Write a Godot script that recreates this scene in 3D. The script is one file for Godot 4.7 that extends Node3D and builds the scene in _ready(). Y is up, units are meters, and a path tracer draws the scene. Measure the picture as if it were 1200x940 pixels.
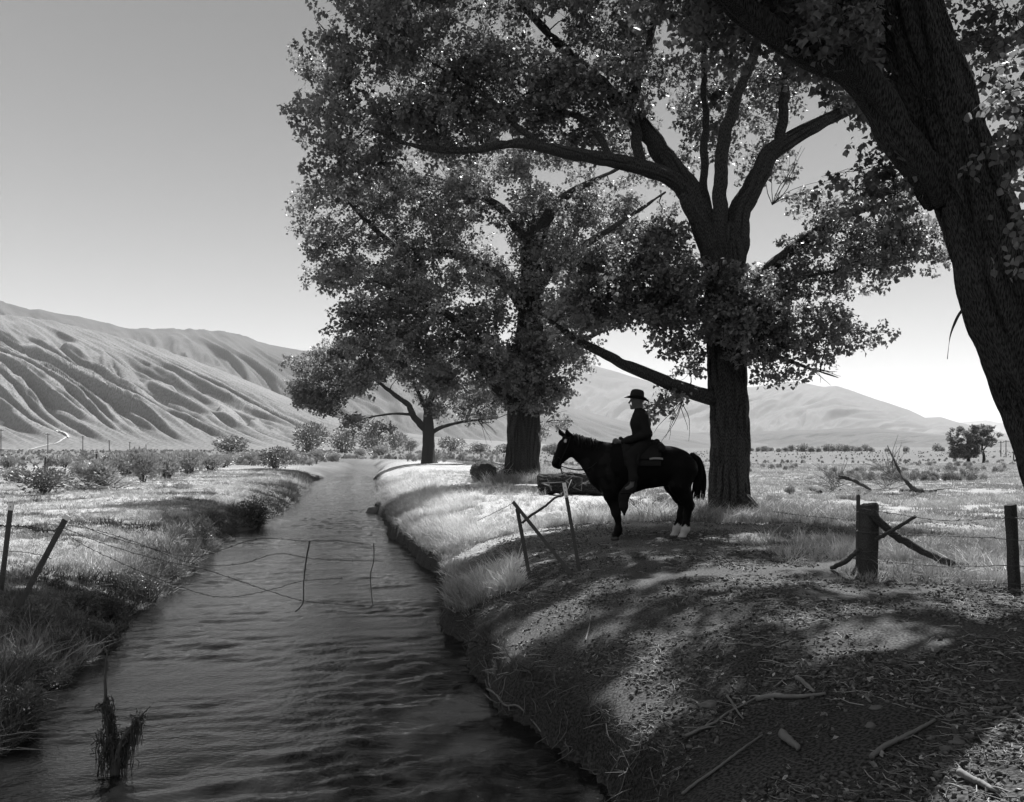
extends Node3D
# A rider on a dark horse beside an irrigation stream under cottonwoods, desert ranges behind. Grey values only: the photograph is black and white.

const F := 1055.0            # focal length in the photograph's pixels
const EYE := 1.5             # height of the camera above the horse's ground
const HOR := 522.0           # row of the horizon
var SUN := Vector3.ZERO      # towards the sun
var rng := RandomNumberGenerator.new()
var n_soft := FastNoiseLite.new()
var n_mid := FastNoiseLite.new()
var n_fine := FastNoiseLite.new()
var n_ridge := FastNoiseLite.new()
var n_hill := FastNoiseLite.new()
var taken := {}
var M := {}
var plain := func(_p: Vector3) -> float: return -1.0

# ---------------------------------------------------------------- small helpers
func P(px: float, py: float, d: float) -> Vector3:
	return Vector3((px - 600.0) / F * d, EYE - (py - HOR) / F * d, -d)

func grey(l: float) -> Color:
	return Color(l, l, l).linear_to_srgb()

func rr(a: float, b: float) -> float:
	return rng.randf_range(a, b)

func rball() -> Vector3:
	for k in 20:
		var p := Vector3(rr(-1, 1), rr(-1, 1), rr(-1, 1))
		if p.length_squared() <= 1.0:
			return p
	return Vector3.ZERO

func numbered(called: String) -> String:
	if not taken.has(called):
		taken[called] = 0
		return called
	taken[called] += 1
	return "%s_%03d" % [called, taken[called]]

func tag(o: Node3D, label: String, category: String, group := "") -> Node3D:
	o.set_meta("label", label)
	o.set_meta("category", category)
	if group != "":
		o.set_meta("group", group)
	return o

func thing(called: String, label: String, category: String, at := Vector3.ZERO, turn := 0.0, group := "") -> Node3D:
	var o := Node3D.new()
	o.name = numbered(called)
	add_child(o)
	o.position = at
	o.rotation.y = turn
	return tag(o, label, category, group)

func part(parent: Node, called: String, mesh: Mesh, mat: Material) -> MeshInstance3D:
	var o := MeshInstance3D.new()
	o.name = called
	o.mesh = mesh
	if mat:
		o.material_override = null
		for s in mesh.get_surface_count():
			mesh.surface_set_material(s, mat)
	parent.add_child(o, true)
	return o

func top(called: String, mesh: Mesh, mat: Material) -> MeshInstance3D:
	var o := part(self, numbered(called), mesh, mat)
	return o

func structure(called: String, mesh: Mesh, mat: Material) -> MeshInstance3D:
	var o := top(called, mesh, mat)
	o.set_meta("kind", "structure")
	return o

func scatter(parent: Node, called: String, mesh: Mesh, mat: Material, xf: Array, tones: PackedFloat32Array) -> MultiMeshInstance3D:
	mesh.surface_set_material(0, mat)
	var mm := MultiMesh.new()
	mm.transform_format = MultiMesh.TRANSFORM_3D
	mm.use_colors = true
	mm.mesh = mesh
	mm.instance_count = xf.size()
	var b := PackedFloat32Array()
	b.resize(xf.size() * 16)
	var k := 0
	for n in xf.size():
		var t: Transform3D = xf[n]
		var bs := t.basis
		b[k] = bs.x.x; b[k + 1] = bs.y.x; b[k + 2] = bs.z.x; b[k + 3] = t.origin.x
		b[k + 4] = bs.x.y; b[k + 5] = bs.y.y; b[k + 6] = bs.z.y; b[k + 7] = t.origin.y
		b[k + 8] = bs.x.z; b[k + 9] = bs.y.z; b[k + 10] = bs.z.z; b[k + 11] = t.origin.z
		var g := tones[n]
		b[k + 12] = g; b[k + 13] = g; b[k + 14] = g; b[k + 15] = 1.0
		k += 16
	mm.buffer = b
	var o := MultiMeshInstance3D.new()
	o.name = called
	o.multimesh = mm
	o.material_override = mat
	parent.add_child(o, true)
	return o

func spin_basis(s: float, tilt := 0.5) -> Basis:
	var b := Basis(Vector3.UP, rr(0, TAU))
	b = b * Basis(Vector3.RIGHT, rr(-tilt, tilt)) * Basis(Vector3.BACK, rr(-tilt, tilt))
	return b.scaled(Vector3(s, s, s))

func table(t: Array, d: float) -> float:
	if d <= t[0][0]:
		return t[0][1]
	for k in range(1, t.size()):
		if d <= t[k][0]:
			var u: float = (d - t[k - 1][0]) / (t[k][0] - t[k - 1][0])
			return lerpf(t[k - 1][1], t[k][1], u)
	return t[t.size() - 1][1]

# ---------------------------------------------------------------- mesh building
class MB:
	var v := PackedVector3Array()
	var i := PackedInt32Array()
	var c := PackedColorArray()
	var tone := -1.0
	func add(p: Vector3) -> int:
		v.append(p)
		if tone >= 0.0:
			c.append(Color(tone, tone, tone))
		return v.size() - 1
	func tri(a: int, b: int, d: int) -> void:
		i.append(a); i.append(b); i.append(d)
	func quad(a: int, b: int, d: int, e: int) -> void:
		i.append(a); i.append(b); i.append(d)
		i.append(a); i.append(d); i.append(e)
	func box(ctr: Vector3, half: Vector3, bs := Basis()) -> void:
		var s := v.size()
		var bev := minf(minf(half.x, half.y), half.z) * 0.18
		# a box with chamfered long edges: two rings of eight corners, closed by caps
		var prof := [Vector2(-1, -1), Vector2(1, -1), Vector2(1, 1), Vector2(-1, 1)]
		var ring: Array = []
		for q in 4:
			var a: Vector2 = prof[q]
			var nx: Vector2 = prof[(q + 1) % 4]
			var pv: Vector2 = prof[(q + 3) % 4]
			var cor := Vector2(a.x * half.x, a.y * half.z)
			ring.append(cor + Vector2(pv.x - a.x, pv.y - a.y).normalized() * bev)
			ring.append(cor + Vector2(nx.x - a.x, nx.y - a.y).normalized() * bev)
		for e in 2:
			for q in 8:
				add(ctr + bs * Vector3(ring[q].x, half.y * (e * 2 - 1), ring[q].y))
		for q in 8:
			var w := (q + 1) % 8
			quad(s + q, s + w, s + 8 + w, s + 8 + q)
		for q in range(1, 7):
			tri(s, s + q + 1, s + q)
			tri(s + 8, s + 8 + q, s + 8 + q + 1)
	func tube(pts: PackedVector3Array, rad: PackedFloat32Array, sides: int, cap := true) -> void:
		var s := v.size()
		var n := pts.size()
		var up := Vector3.UP
		var t0 := (pts[1] - pts[0]).normalized()
		if absf(t0.dot(up)) > 0.9:
			up = Vector3.RIGHT
		var nx := t0.cross(up).normalized()
		for k in n:
			var t := (pts[mini(k + 1, n - 1)] - pts[maxi(k - 1, 0)]).normalized()
			nx = (nx - t * nx.dot(t)).normalized()
			var by := t.cross(nx)
			for q in sides:
				var a := TAU * q / sides
				add(pts[k] + (nx * cos(a) + by * sin(a)) * rad[k])
		for k in n - 1:
			for q in sides:
				var w := (q + 1) % sides
				quad(s + k * sides + q, s + (k + 1) * sides + q, s + (k + 1) * sides + w, s + k * sides + w)
		if cap:
			var e0 := add(pts[0])
			var e1 := add(pts[n - 1])
			for q in sides:
				var w := (q + 1) % sides
				tri(e0, s + q, s + w)
				tri(e1, s + (n - 1) * sides + w, s + (n - 1) * sides + q)
	func mesh(smooth := true) -> ArrayMesh:
		var a := []
		a.resize(Mesh.ARRAY_MAX)
		if smooth:
			var nn := PackedVector3Array()
			nn.resize(v.size())
			for k in range(0, i.size(), 3):
				var f := (v[i[k + 2]] - v[i[k]]).cross(v[i[k + 1]] - v[i[k]])
				nn[i[k]] += f; nn[i[k + 1]] += f; nn[i[k + 2]] += f
			for k in nn.size():
				nn[k] = nn[k].normalized() if nn[k].length_squared() > 1e-20 else Vector3.UP
			a[Mesh.ARRAY_NORMAL] = nn
		a[Mesh.ARRAY_VERTEX] = v
		a[Mesh.ARRAY_INDEX] = i
		if c.size() == v.size():
			a[Mesh.ARRAY_COLOR] = c
		var m := ArrayMesh.new()
		m.add_surface_from_arrays(Mesh.PRIMITIVE_TRIANGLES, a)
		return m

func smooth_path(pts: PackedVector3Array, rad: PackedFloat32Array, steps: int) -> Array:
	var op := PackedVector3Array()
	var orr := PackedFloat32Array()
	var n := pts.size()
	for k in n - 1:
		var p0 := pts[maxi(k - 1, 0)]
		var p3 := pts[mini(k + 2, n - 1)]
		for s in steps:
			var u := float(s) / steps
			op.append(pts[k].cubic_interpolate(pts[k + 1], p0, p3, u))
			orr.append(lerpf(rad[k], rad[k + 1], u))
	op.append(pts[n - 1])
	orr.append(rad[n - 1])
	return [op, orr]

# a limb with furrowed bark: ridges run along the wood
func bark_tube(pts: PackedVector3Array, rad: PackedFloat32Array, sides: int, amp: float, seed_off: float, flare := 0.0) -> ArrayMesh:
	var mb := MB.new()
	var n := pts.size()
	var t0 := (pts[1] - pts[0]).normalized()
	var nx := t0.cross(Vector3(0.3, 0.1, 1.0)).normalized()
	var run := 0.0
	for k in n:
		var t := (pts[mini(k + 1, n - 1)] - pts[maxi(k - 1, 0)]).normalized()
		nx = (nx - t * nx.dot(t)).normalized()
		var by := t.cross(nx)
		if k > 0:
			run += pts[k].distance_to(pts[k - 1])
		var fl := flare * exp(-run / 0.42)
		for q in sides:
			var a := TAU * q / sides
			var ca := cos(a)
			var sa := sin(a)
			var r := rad[k]
			# furrows: narrow across, long along
			var wob := n_soft.get_noise_3d(ca * r * 14.0 + seed_off, sa * r * 14.0, run * 9.0) * 1.2
			var f := absf(n_ridge.get_noise_3d(ca * r * 70.0 + seed_off + wob * 3.0, sa * r * 70.0, run * 10.0 + wob * 2.0))
			var rid := 1.0 - minf(f * 3.4, 1.0)
			var lump := n_mid.get_noise_3d(ca * 22.0 + seed_off, sa * 22.0, run * 9.0)
			var butt := 1.0 + fl * (0.75 + 0.55 * sin(a * 4.0 + seed_off) + 0.3 * sin(a * 7.0 + seed_off * 2.0))
			var r2 := r * butt * (1.0 + 0.07 * lump) - amp * rid
			mb.add(pts[k] + (nx * ca + by * sa) * r2)
	for k in n - 1:
		for q in sides:
			var w := (q + 1) % sides
			mb.quad(k * sides + q, (k + 1) * sides + q, (k + 1) * sides + w, k * sides + w)
	var e0 := mb.add(pts[0])
	var e1 := mb.add(pts[n - 1])
	for q in sides:
		mb.tri(e0, q, (q + 1) % sides)
		mb.tri(e1, (n - 1) * sides + (q + 1) % sides, (n - 1) * sides + q)
	return mb.mesh()

# ---------------------------------------------------------------- distance field bodies
class Field:
	var o: Vector3
	var n: Vector3i
	var h: float
	var f := PackedFloat32Array()
	func _init(lo: Vector3, hi: Vector3, cell: float) -> void:
		o = lo
		h = cell
		n = Vector3i(((hi - lo) / cell).ceil()) + Vector3i.ONE
		f.resize(n.x * n.y * n.z)
		f.fill(9.0)
	func cap(a: Vector3, b: Vector3, ra: float, rb: float, k: float, zs := 1.0) -> void:
		var m := maxf(ra, rb) + k + h * 2.0
		var mv := Vector3(m, m, m * zs + h)
		var lo := Vector3i(((a.min(b) - mv - o) / h).floor()).clamp(Vector3i.ZERO, n - Vector3i.ONE)
		var hi := Vector3i(((a.max(b) + mv - o) / h).ceil()).clamp(Vector3i.ZERO, n - Vector3i.ONE)
		var zc := (a.z + b.z) * 0.5
		var a2 := Vector3(a.x, a.y, zc + (a.z - zc))
		var ab := b - a2
		var l2 := maxf(ab.length_squared(), 1e-9)
		for z in range(lo.z, hi.z + 1):
			for y in range(lo.y, hi.y + 1):
				var base := (z * n.y + y) * n.x
				for x in range(lo.x, hi.x + 1):
					var p := o + Vector3(x, y, z) * h
					var t := clampf((p - a2).dot(ab) / l2, 0.0, 1.0)
					var q := p - a2 - ab * t
					q.z /= zs
					var d := q.length() - lerpf(ra, rb, t)
					var old := f[base + x]
					var hh := maxf(k - absf(d - old), 0.0)
					f[base + x] = minf(d, old) - hh * hh * 0.25 / k
	func floor_at(y0: float) -> void:
		for z in n.z:
			for y in n.y:
				var yy := o.y + y * h
				if yy > y0 + h * 3.0:
					break
				for x in n.x:
					var at := (z * n.y + y) * n.x + x
					f[at] = maxf(f[at], y0 - yy)
	func mesh_into(mb: MB, tone_of: Callable) -> void:
		var at := PackedInt32Array()
		at.resize(f.size())
		at.fill(-1)
		var sx := 1
		var sy := n.x
		var sz := n.x * n.y
		var offs := [0, sx, sy, sx + sy, sz, sx + sz, sy + sz, sx + sy + sz]
		var cor := [Vector3(0, 0, 0), Vector3(1, 0, 0), Vector3(0, 1, 0), Vector3(1, 1, 0), Vector3(0, 0, 1), Vector3(1, 0, 1), Vector3(0, 1, 1), Vector3(1, 1, 1)]
		var edges := [[0, 1], [2, 3], [4, 5], [6, 7], [0, 2], [1, 3], [4, 6], [5, 7], [0, 4], [1, 5], [2, 6], [3, 7]]
		for z in n.z - 1:
			for y in n.y - 1:
				var base := (z * n.y + y) * n.x
				for x in n.x - 1:
					var b := base + x
					if f[b] > h * 3.0:
						continue
					var mask := 0
					for q in 8:
						if f[b + offs[q]] < 0.0:
							mask |= 1 << q
					if mask == 0 or mask == 255:
						continue
					var s := Vector3.ZERO
					var m := 0
					for e in edges:
						var fa := f[b + offs[e[0]]]
						var fb := f[b + offs[e[1]]]
						if (fa < 0.0) != (fb < 0.0):
							s += cor[e[0]].lerp(cor[e[1]], fa / (fa - fb))
							m += 1
					var p := o + (Vector3(x, y, z) + s / m) * h
					mb.tone = tone_of.call(p)
					at[b] = mb.add(p)
		for z in range(1, n.z - 1):
			for y in range(1, n.y - 1):
				var base := (z * n.y + y) * n.x
				for x in range(1, n.x - 1):
					var b := base + x
					if at[b] < 0:
						continue
					var ins := f[b] < 0.0
					if ins != (f[b + sx] < 0.0):
						_q(mb, at[b], at[b - sy], at[b - sy - sz], at[b - sz], ins)
					if ins != (f[b + sy] < 0.0):
						_q(mb, at[b], at[b - sz], at[b - sz - sx], at[b - sx], ins)
					if ins != (f[b + sz] < 0.0):
						_q(mb, at[b], at[b - sx], at[b - sx - sy], at[b - sy], ins)
	func _q(mb: MB, a: int, b: int, c: int, d: int, flip: bool) -> void:
		if a < 0 or b < 0 or c < 0 or d < 0:
			return
		if flip:
			mb.quad(a, d, c, b)
		else:
			mb.quad(a, b, c, d)

# ---------------------------------------------------------------- the land
var RT := [[-40.0, -6.0], [-10.0, -2.4], [0.0, -0.9], [3.0, 0.2], [5.0, 0.68], [6.0, 0.72], [7.07, 0.6], [7.8, 0.35], [8.63, 0.02], [10.35, -0.46], [12.76, -1.0], [15.5, -1.15], [18.2, -1.5], [21.0, -2.4], [25.4, -3.4], [35.2, -5.2], [72.0, -10.8], [119.0, -17.0], [160.0, -24.0], [300.0, -80.0]]
var LT := [[-40.0, -12.0], [-10.0, -7.4], [0.0, -5.4], [4.0, -4.3], [7.68, -4.37], [9.2, -4.7], [9.94, -4.9], [10.9, -5.0], [13.7, -5.9], [15.7, -6.1], [18.2, -6.5], [21.9, -7.4], [25.6, -7.8], [31.9, -8.4], [40.0, -9.7], [55.0, -12.4], [60.0, -13.6], [80.0, -15.9], [119.0, -21.0], [160.0, -28.0], [300.0, -85.0]]

func fall(d: float, start: float) -> float:
	return -0.012 * clampf(d - start, 0.0, 220.0 - start) - 0.003 * clampf(d - 220.0, 0.0, 1500.0)

func water_y(d: float) -> float:
	return -1.1 + fall(d, 75.0)

func right_edge(d: float) -> float:
	return table(RT, d) + n_mid.get_noise_2d(d * 9.0, 5.0) * 0.28 + n_mid.get_noise_2d(d * 30.0, 55.0) * 0.06

func left_edge(d: float) -> float:
	return table(LT, d) + n_mid.get_noise_2d(d * 8.0, 105.0) * 0.45 + n_mid.get_noise_2d(d * 26.0, 155.0) * 0.16

# height and, in the second value, how far past the water's edge the spot is (right positive, left negative, 0 in the stream)
func land(x: float, d: float) -> Vector2:
	var w := water_y(d)
	var r := right_edge(d)
	var l := left_edge(d)
	if x > r:
		var t := x - r
		var y: float
		var plate := fall(d, 75.0)
		if t < 0.15:
			y = lerpf(-0.05, 0.44, t / 0.15) + w + n_fine.get_noise_2d(x * 120.0, d * 70.0) * 0.09 * sin(t / 0.15 * PI)
		else:
			var u := clampf((t - 0.15) / 3.1, 0.0, 1.0)
			var lip := w + 0.44
			y = lerpf(lip, plate, 1.0 - (1.0 - u) * (1.0 - u))
		var field := -0.12 + fall(d, 30.0)
		y = lerpf(y, field, smoothstep(7.0, 13.0, t))
		var k := smoothstep(0.15, 0.6, t)
		y += k * (n_soft.get_noise_2d(x * 9.0, d * 9.0) * 0.07 + n_mid.get_noise_2d(x * 28.0, d * 28.0) * 0.035)
		if d < 40.0:
			y += k * n_fine.get_noise_2d(x * 90.0, d * 90.0) * 0.014
		return Vector2(y, t)
	if x < l:
		var t := l - x
		var plate := -0.36 + fall(d, 75.0)
		var y: float
		if t < 0.5:
			y = lerpf(w - 0.05, w + 0.24, t / 0.5)
		else:
			var u := clampf((t - 0.5) / 2.6, 0.0, 1.0)
			y = lerpf(w + 0.24, plate, 1.0 - (1.0 - u) * (1.0 - u))
		var k := smoothstep(0.2, 1.0, t)
		y += k * (n_soft.get_noise_2d(x * 7.0, d * 7.0) * 0.12 + n_mid.get_noise_2d(x * 24.0, d * 24.0) * 0.06)
		return Vector2(y, -t)
	var m := minf(r - x, x - l)
	var bed := w - 0.05 - 0.5 * smoothstep(0.0, 1.4, m)
	# the sandy bar at the foot of the near bank
	var bar := exp(-pow((x - 0.42) / 0.38, 2.0) - pow((d - 6.9) / 0.55, 2.0))
	bed = lerpf(bed, w - 0.05 + n_fine.get_noise_2d(x * 60.0, d * 60.0) * 0.03, clampf(bar * 1.3, 0.0, 1.0))
	return Vector2(bed, 0.0)

func ground_at(x: float, d: float) -> Vector3:
	return Vector3(x, land(x, d).x, -d)

# base colour of soil and thatch; near bank partly darkened to deepen its shade
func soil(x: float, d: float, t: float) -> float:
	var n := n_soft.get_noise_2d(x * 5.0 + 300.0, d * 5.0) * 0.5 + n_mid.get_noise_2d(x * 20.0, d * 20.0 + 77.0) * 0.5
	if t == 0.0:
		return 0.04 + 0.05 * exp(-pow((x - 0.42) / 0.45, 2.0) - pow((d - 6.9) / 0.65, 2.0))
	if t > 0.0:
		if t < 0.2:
			return 0.04 + 0.015 * n  # cut face darkened to stand for the shade of the undercut
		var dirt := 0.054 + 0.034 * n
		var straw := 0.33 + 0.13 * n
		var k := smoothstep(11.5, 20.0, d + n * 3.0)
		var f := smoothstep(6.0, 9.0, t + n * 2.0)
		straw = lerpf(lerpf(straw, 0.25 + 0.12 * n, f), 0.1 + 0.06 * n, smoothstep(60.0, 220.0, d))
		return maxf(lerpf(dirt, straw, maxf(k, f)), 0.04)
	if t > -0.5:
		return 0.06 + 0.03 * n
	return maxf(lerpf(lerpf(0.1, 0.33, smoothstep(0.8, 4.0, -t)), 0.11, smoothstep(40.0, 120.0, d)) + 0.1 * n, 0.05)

func steps(parts: Array) -> PackedFloat32Array:
	# parts: [start, first step, growth, end]
	var out := PackedFloat32Array()
	for p in parts:
		var at: float = p[0]
		var st: float = p[1]
		while at < p[3]:
			out.append(at)
			at += st
			st *= p[2]
	return out

func make_ground() -> void:
	var xs := steps([[0.0, 0.05, 1.0, 1.5], [1.5, 0.1, 1.0, 7.6], [7.6, 0.12, 1.09, 14000.0]])
	var neg := steps([[0.05, 0.05, 1.0, 2.6], [2.6, 0.1, 1.0, 8.0], [8.0, 0.12, 1.075, 14000.0]])
	var xx := PackedFloat32Array()
	for k in range(neg.size() - 1, -1, -1):
		xx.append(-neg[k])
	xx.append_array(xs)
	var ds := PackedFloat32Array([-3000.0, -800.0, -200.0, -80.0, -40.0, -24.0, -16.0, -11.0, -8.0, -6.0, -4.5, -3.2, -2.0, -1.0, 0.0, 0.8, 1.6, 2.4, 3.1])
	ds.append_array(steps([[3.6, 0.09, 1.004, 22.0], [22.0, 0.2, 1.028, 16000.0]]))
	var mb := MB.new()
	var w := xx.size()
	for d in ds:
		for x in xx:
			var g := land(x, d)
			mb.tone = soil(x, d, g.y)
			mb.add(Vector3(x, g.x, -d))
	for a in ds.size() - 1:
		for b in w - 1:
			mb.quad(a * w + b, (a + 1) * w + b, (a + 1) * w + b + 1, a * w + b + 1)
	structure("ground", mb.mesh(), M.ground)

func make_water() -> void:
	var mb := MB.new()
	var ds := steps([[-30.0, 1.0, 1.0, 3.0], [3.0, 0.045, 1.0035, 34.0], [34.0, 0.2, 1.02, 280.0]])
	var cols := 130
	for d in ds:
		var l: float = table(LT, d) - 1.2
		var r: float = table(RT, d) + 0.7
		var amp := 1.0 if d < 60.0 else 0.7
		for c in cols + 1:
			var x := lerpf(l, r, float(c) / cols)
			# the current runs along the channel, its ripples lie across and slant downstream
			var a := x + d * 0.2
			var q := d - x * 0.22
			var calm := n_soft.get_noise_2d(a * 7.0 + 60.0, q * 16.0)
			var rough := maxf(0.15, 0.5 + 0.9 * smoothstep(-4.0, 0.0, x) * smoothstep(16.0, 9.0, d) + 1.1 * calm)
			var y := n_soft.get_noise_2d(a * 28.0, q * 70.0) * 0.03
			y += n_mid.get_noise_2d(a * 36.0 + 40.0, q * 130.0) * 0.024
			y += n_mid.get_noise_2d(a * 110.0 + 90.0, q * 300.0) * 0.011
			# a wake folds back from the snag
			mb.add(Vector3(x, water_y(d) + y * rough * amp, -d))
	for a in ds.size() - 1:
		for b in cols:
			var s := a * (cols + 1) + b
			mb.quad(s, s + cols + 1, s + cols + 2, s + 1)
	structure("stream_water", mb.mesh(), M.water)

# a mountain range: a terrain strip whose crest follows given heights; spurs and gullies run down its flank
func range_point(R: Dictionary, px: float, t: float) -> Vector3:
	var az := (px - 600.0) / F
	var far: float = R.far
	var so: float = R.off
	var spur: float = R.spur
	var d := lerpf(R.foot, far, t)
	var top_h: float = (HOR - table(R.crest, px)) / F * far
	var prof := pow(t, 1.45) * (1.0 - 0.1 * t) / 0.9 if t < 1.0 else 1.0 - (t - 1.0) * 1.6
	# distance along the range, sheared so that the spurs run down to one side
	var u: float = az * far + R.shear * (1.0 - t) * far
	var wob := n_soft.get_noise_2d(u / spur * 18.0 + so, t * 34.0) * 0.6
	var g := n_hill.get_noise_2d((u / spur + wob) * 32.0 + so, t * 10.0 + so)
	g = sqrt(g * g + 0.003)
	var g2 := absf(n_hill.get_noise_2d((u / spur + wob * 0.7) * 120.0 + so * 3.0, t * 40.0))
	var g3 := n_mid.get_noise_2d((u / spur + wob) * 120.0, t * 260.0 + so)
	var body := smoothstep(0.03, 0.42, t) * (1.0 - 0.93 * smoothstep(0.65, 1.0, t))
	var y: float = top_h * prof + top_h * R.amp * body * ((minf(g * 2.6, 1.0) - 0.55) + 0.3 * (minf(g2 * 2.6, 1.0) - 0.5) + 0.05 * g3)
	y += top_h * 0.012 * g3 * smoothstep(0.2, 1.0, t)
	return Vector3(az * d, y - 7.5 * (1.0 - minf(t * 2.0, 1.0)) - 2.0, -d)

func make_range(called: String, crest: Array, foot: float, far: float, spur: float, amp: float, shear: float, tone: float, seed_off: float, mat: Material) -> Dictionary:
	var R := {"crest": crest, "foot": foot, "far": far, "spur": spur, "amp": amp, "shear": shear, "off": seed_off}
	var mb := MB.new()
	var x0: float = crest[0][0]
	var x1: float = crest[crest.size() - 1][0]
	var nu := 620 if far < 6000.0 else 420
	var nt := 230 if far < 6000.0 else 150
	for a in nt + 1:
		var t := float(a) / nt * 1.25
		for b in nu + 1:
			var px := lerpf(x0, x1, float(b) / nu)
			var p := range_point(R, px, t)
			var u := p.x / spur
			var n2 := n_mid.get_noise_2d(u * 70.0 + 9.0, t * 150.0)
			var scrub := n_soft.get_noise_2d(u * 25.0 + 700.0, t * 60.0 + seed_off)
			mb.tone = tone * (1.0 + 0.12 * n2 + 0.25 * scrub)
			mb.add(p)
	for a in nt:
		for b in nu:
			var s := a * (nu + 1) + b
			mb.quad(s, s + nu + 1, s + nu + 2, s + 1)
	structure(called, mb.mesh(), mat)
	return R

func make_hills() -> void:
	var near_range := make_range("foothill", [[-420.0, 330.0], [-200.0, 338.0], [0.0, 366.0], [60.0, 375.0], [120.0, 388.0], [190.0, 408.0], [260.0, 432.0], [330.0, 462.0], [380.0, 484.0], [430.0, 500.0], [520.0, 512.0], [640.0, 519.0]], 1350.0, 3000.0, 330.0, 0.13, -0.34, 0.105, 11.0, M.hill)
	make_range("mountain", [[-420.0, 300.0], [-160.0, 330.0], [-60.0, 340.0], [0.0, 351.0], [35.0, 363.0], [46.0, 362.0], [91.0, 370.0], [151.0, 384.0], [197.0, 384.0], [242.0, 386.0], [267.0, 388.0], [316.0, 403.0], [355.0, 410.0], [430.0, 418.0], [520.0, 440.0], [640.0, 470.0], [760.0, 500.0], [900.0, 518.0]], 2600.0, 5200.0, 560.0, 0.1, -0.16, 0.06, 47.0, M.hill)
	make_range("mountain", [[380.0, 470.0], [480.0, 440.0], [560.0, 424.0], [620.0, 424.0], [667.0, 421.0], [704.0, 431.0], [760.0, 446.0], [820.0, 456.0], [880.0, 453.0], [917.0, 448.0], [933.0, 447.0], [963.0, 453.0], [979.0, 452.0], [1003.0, 459.0], [1031.0, 469.0], [1065.0, 480.0], [1084.0, 489.0], [1102.0, 488.0], [1121.0, 494.0], [1179.0, 508.0], [1260.0, 517.0]], 5200.0, 9800.0, 1300.0, 0.12, 0.1, 0.085, 83.0, M.hill)
	make_range("foothill", [[560.0, 515.0], [760.0, 508.0], [880.0, 505.0], [988.0, 502.0], [1025.0, 501.0], [1062.0, 505.0], [1105.0, 509.0], [1160.0, 514.0], [1300.0, 520.0]], 3600.0, 5600.0, 500.0, 0.15, 0.1, 0.05, 131.0, M.hill)
	make_range("mountain", [[1020.0, 500.0], [1084.0, 494.0], [1121.0, 495.0], [1155.0, 492.0], [1179.0, 497.0], [1200.0, 506.0], [1300.0, 498.0], [1500.0, 490.0], [1700.0, 500.0]], 8500.0, 13500.0, 1500.0, 0.1, 0.05, 0.14, 171.0, M.hill)
	# a pale dirt track climbs the fan at the foot of the hills
	var mb := MB.new()
	var keys := [[-20.0, 0.05], [12.0, 0.035], [32.0, 0.03], [44.0, 0.05], [56.0, 0.075], [68.0, 0.09], [77.0, 0.115], [80.0, 0.14], [74.0, 0.16], [66.0, 0.17]]
	var path := PackedVector3Array()
	for k in keys:
		path.append(range_point(near_range, k[0], k[1]))
	var dense := PackedVector3Array()
	for k in path.size() - 1:
		for s in 24:
			var u := s / 24.0
			var q0: Array = keys[k]
			var q1: Array = keys[k + 1]
			var p := path[k].cubic_interpolate(path[k + 1], path[maxi(k - 1, 0)], path[mini(k + 2, path.size() - 1)], u)
			var tt := (-p.z - 1350.0) / 1650.0
			dense.append(range_point(near_range, 600.0 + p.x / -p.z * F, tt))
	for k in dense.size():
		var dir := (dense[mini(k + 1, dense.size() - 1)] - dense[maxi(k - 1, 0)])
		var side := Vector3(-dir.z, 0, dir.x).normalized() * 1.7
		mb.add(dense[k] + side + Vector3(0, 1.2, 0))
		mb.add(dense[k] - side + Vector3(0, 1.2, 0))
	for k in dense.size() - 1:
		mb.quad(k * 2, k * 2 + 2, k * 2 + 3, k * 2 + 1)
	structure("dirt_road", mb.mesh(), M.track)

# ---------------------------------------------------------------- materials
func noise_image(size: int, freq: float, oct: int, kind: int, sd: int, lo: float, hi: float) -> Image:
	var n := FastNoiseLite.new()
	n.seed = sd
	n.noise_type = kind as FastNoiseLite.NoiseType
	n.frequency = freq
	n.fractal_octaves = oct
	var im := n.get_seamless_image(size, size)
	im.convert(Image.FORMAT_L8)
	if lo != 0.0 or hi != 1.0:
		var b := im.get_data()
		for k in b.size():
			b[k] = int(clampf(lo + (hi - lo) * b[k] / 255.0, 0.0, 1.0) * 255.0)
		im = Image.create_from_data(size, size, false, Image.FORMAT_L8, b)
	return im

func tex(im: Image) -> ImageTexture:
	return ImageTexture.create_from_image(im)

func stuff_mat(l: float, rough := 0.95, vcol := false) -> StandardMaterial3D:
	var m := StandardMaterial3D.new()
	m.albedo_color = grey(l)
	m.roughness = rough
	m.metallic_specular = 0.3
	m.vertex_color_use_as_albedo = vcol
	return m

func triplanar(m: StandardMaterial3D, scale: Vector3, world := true) -> void:
	m.uv1_triplanar = true
	m.uv1_world_triplanar = world
	m.uv1_scale = scale
	m.uv1_triplanar_sharpness = 4.0

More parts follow.
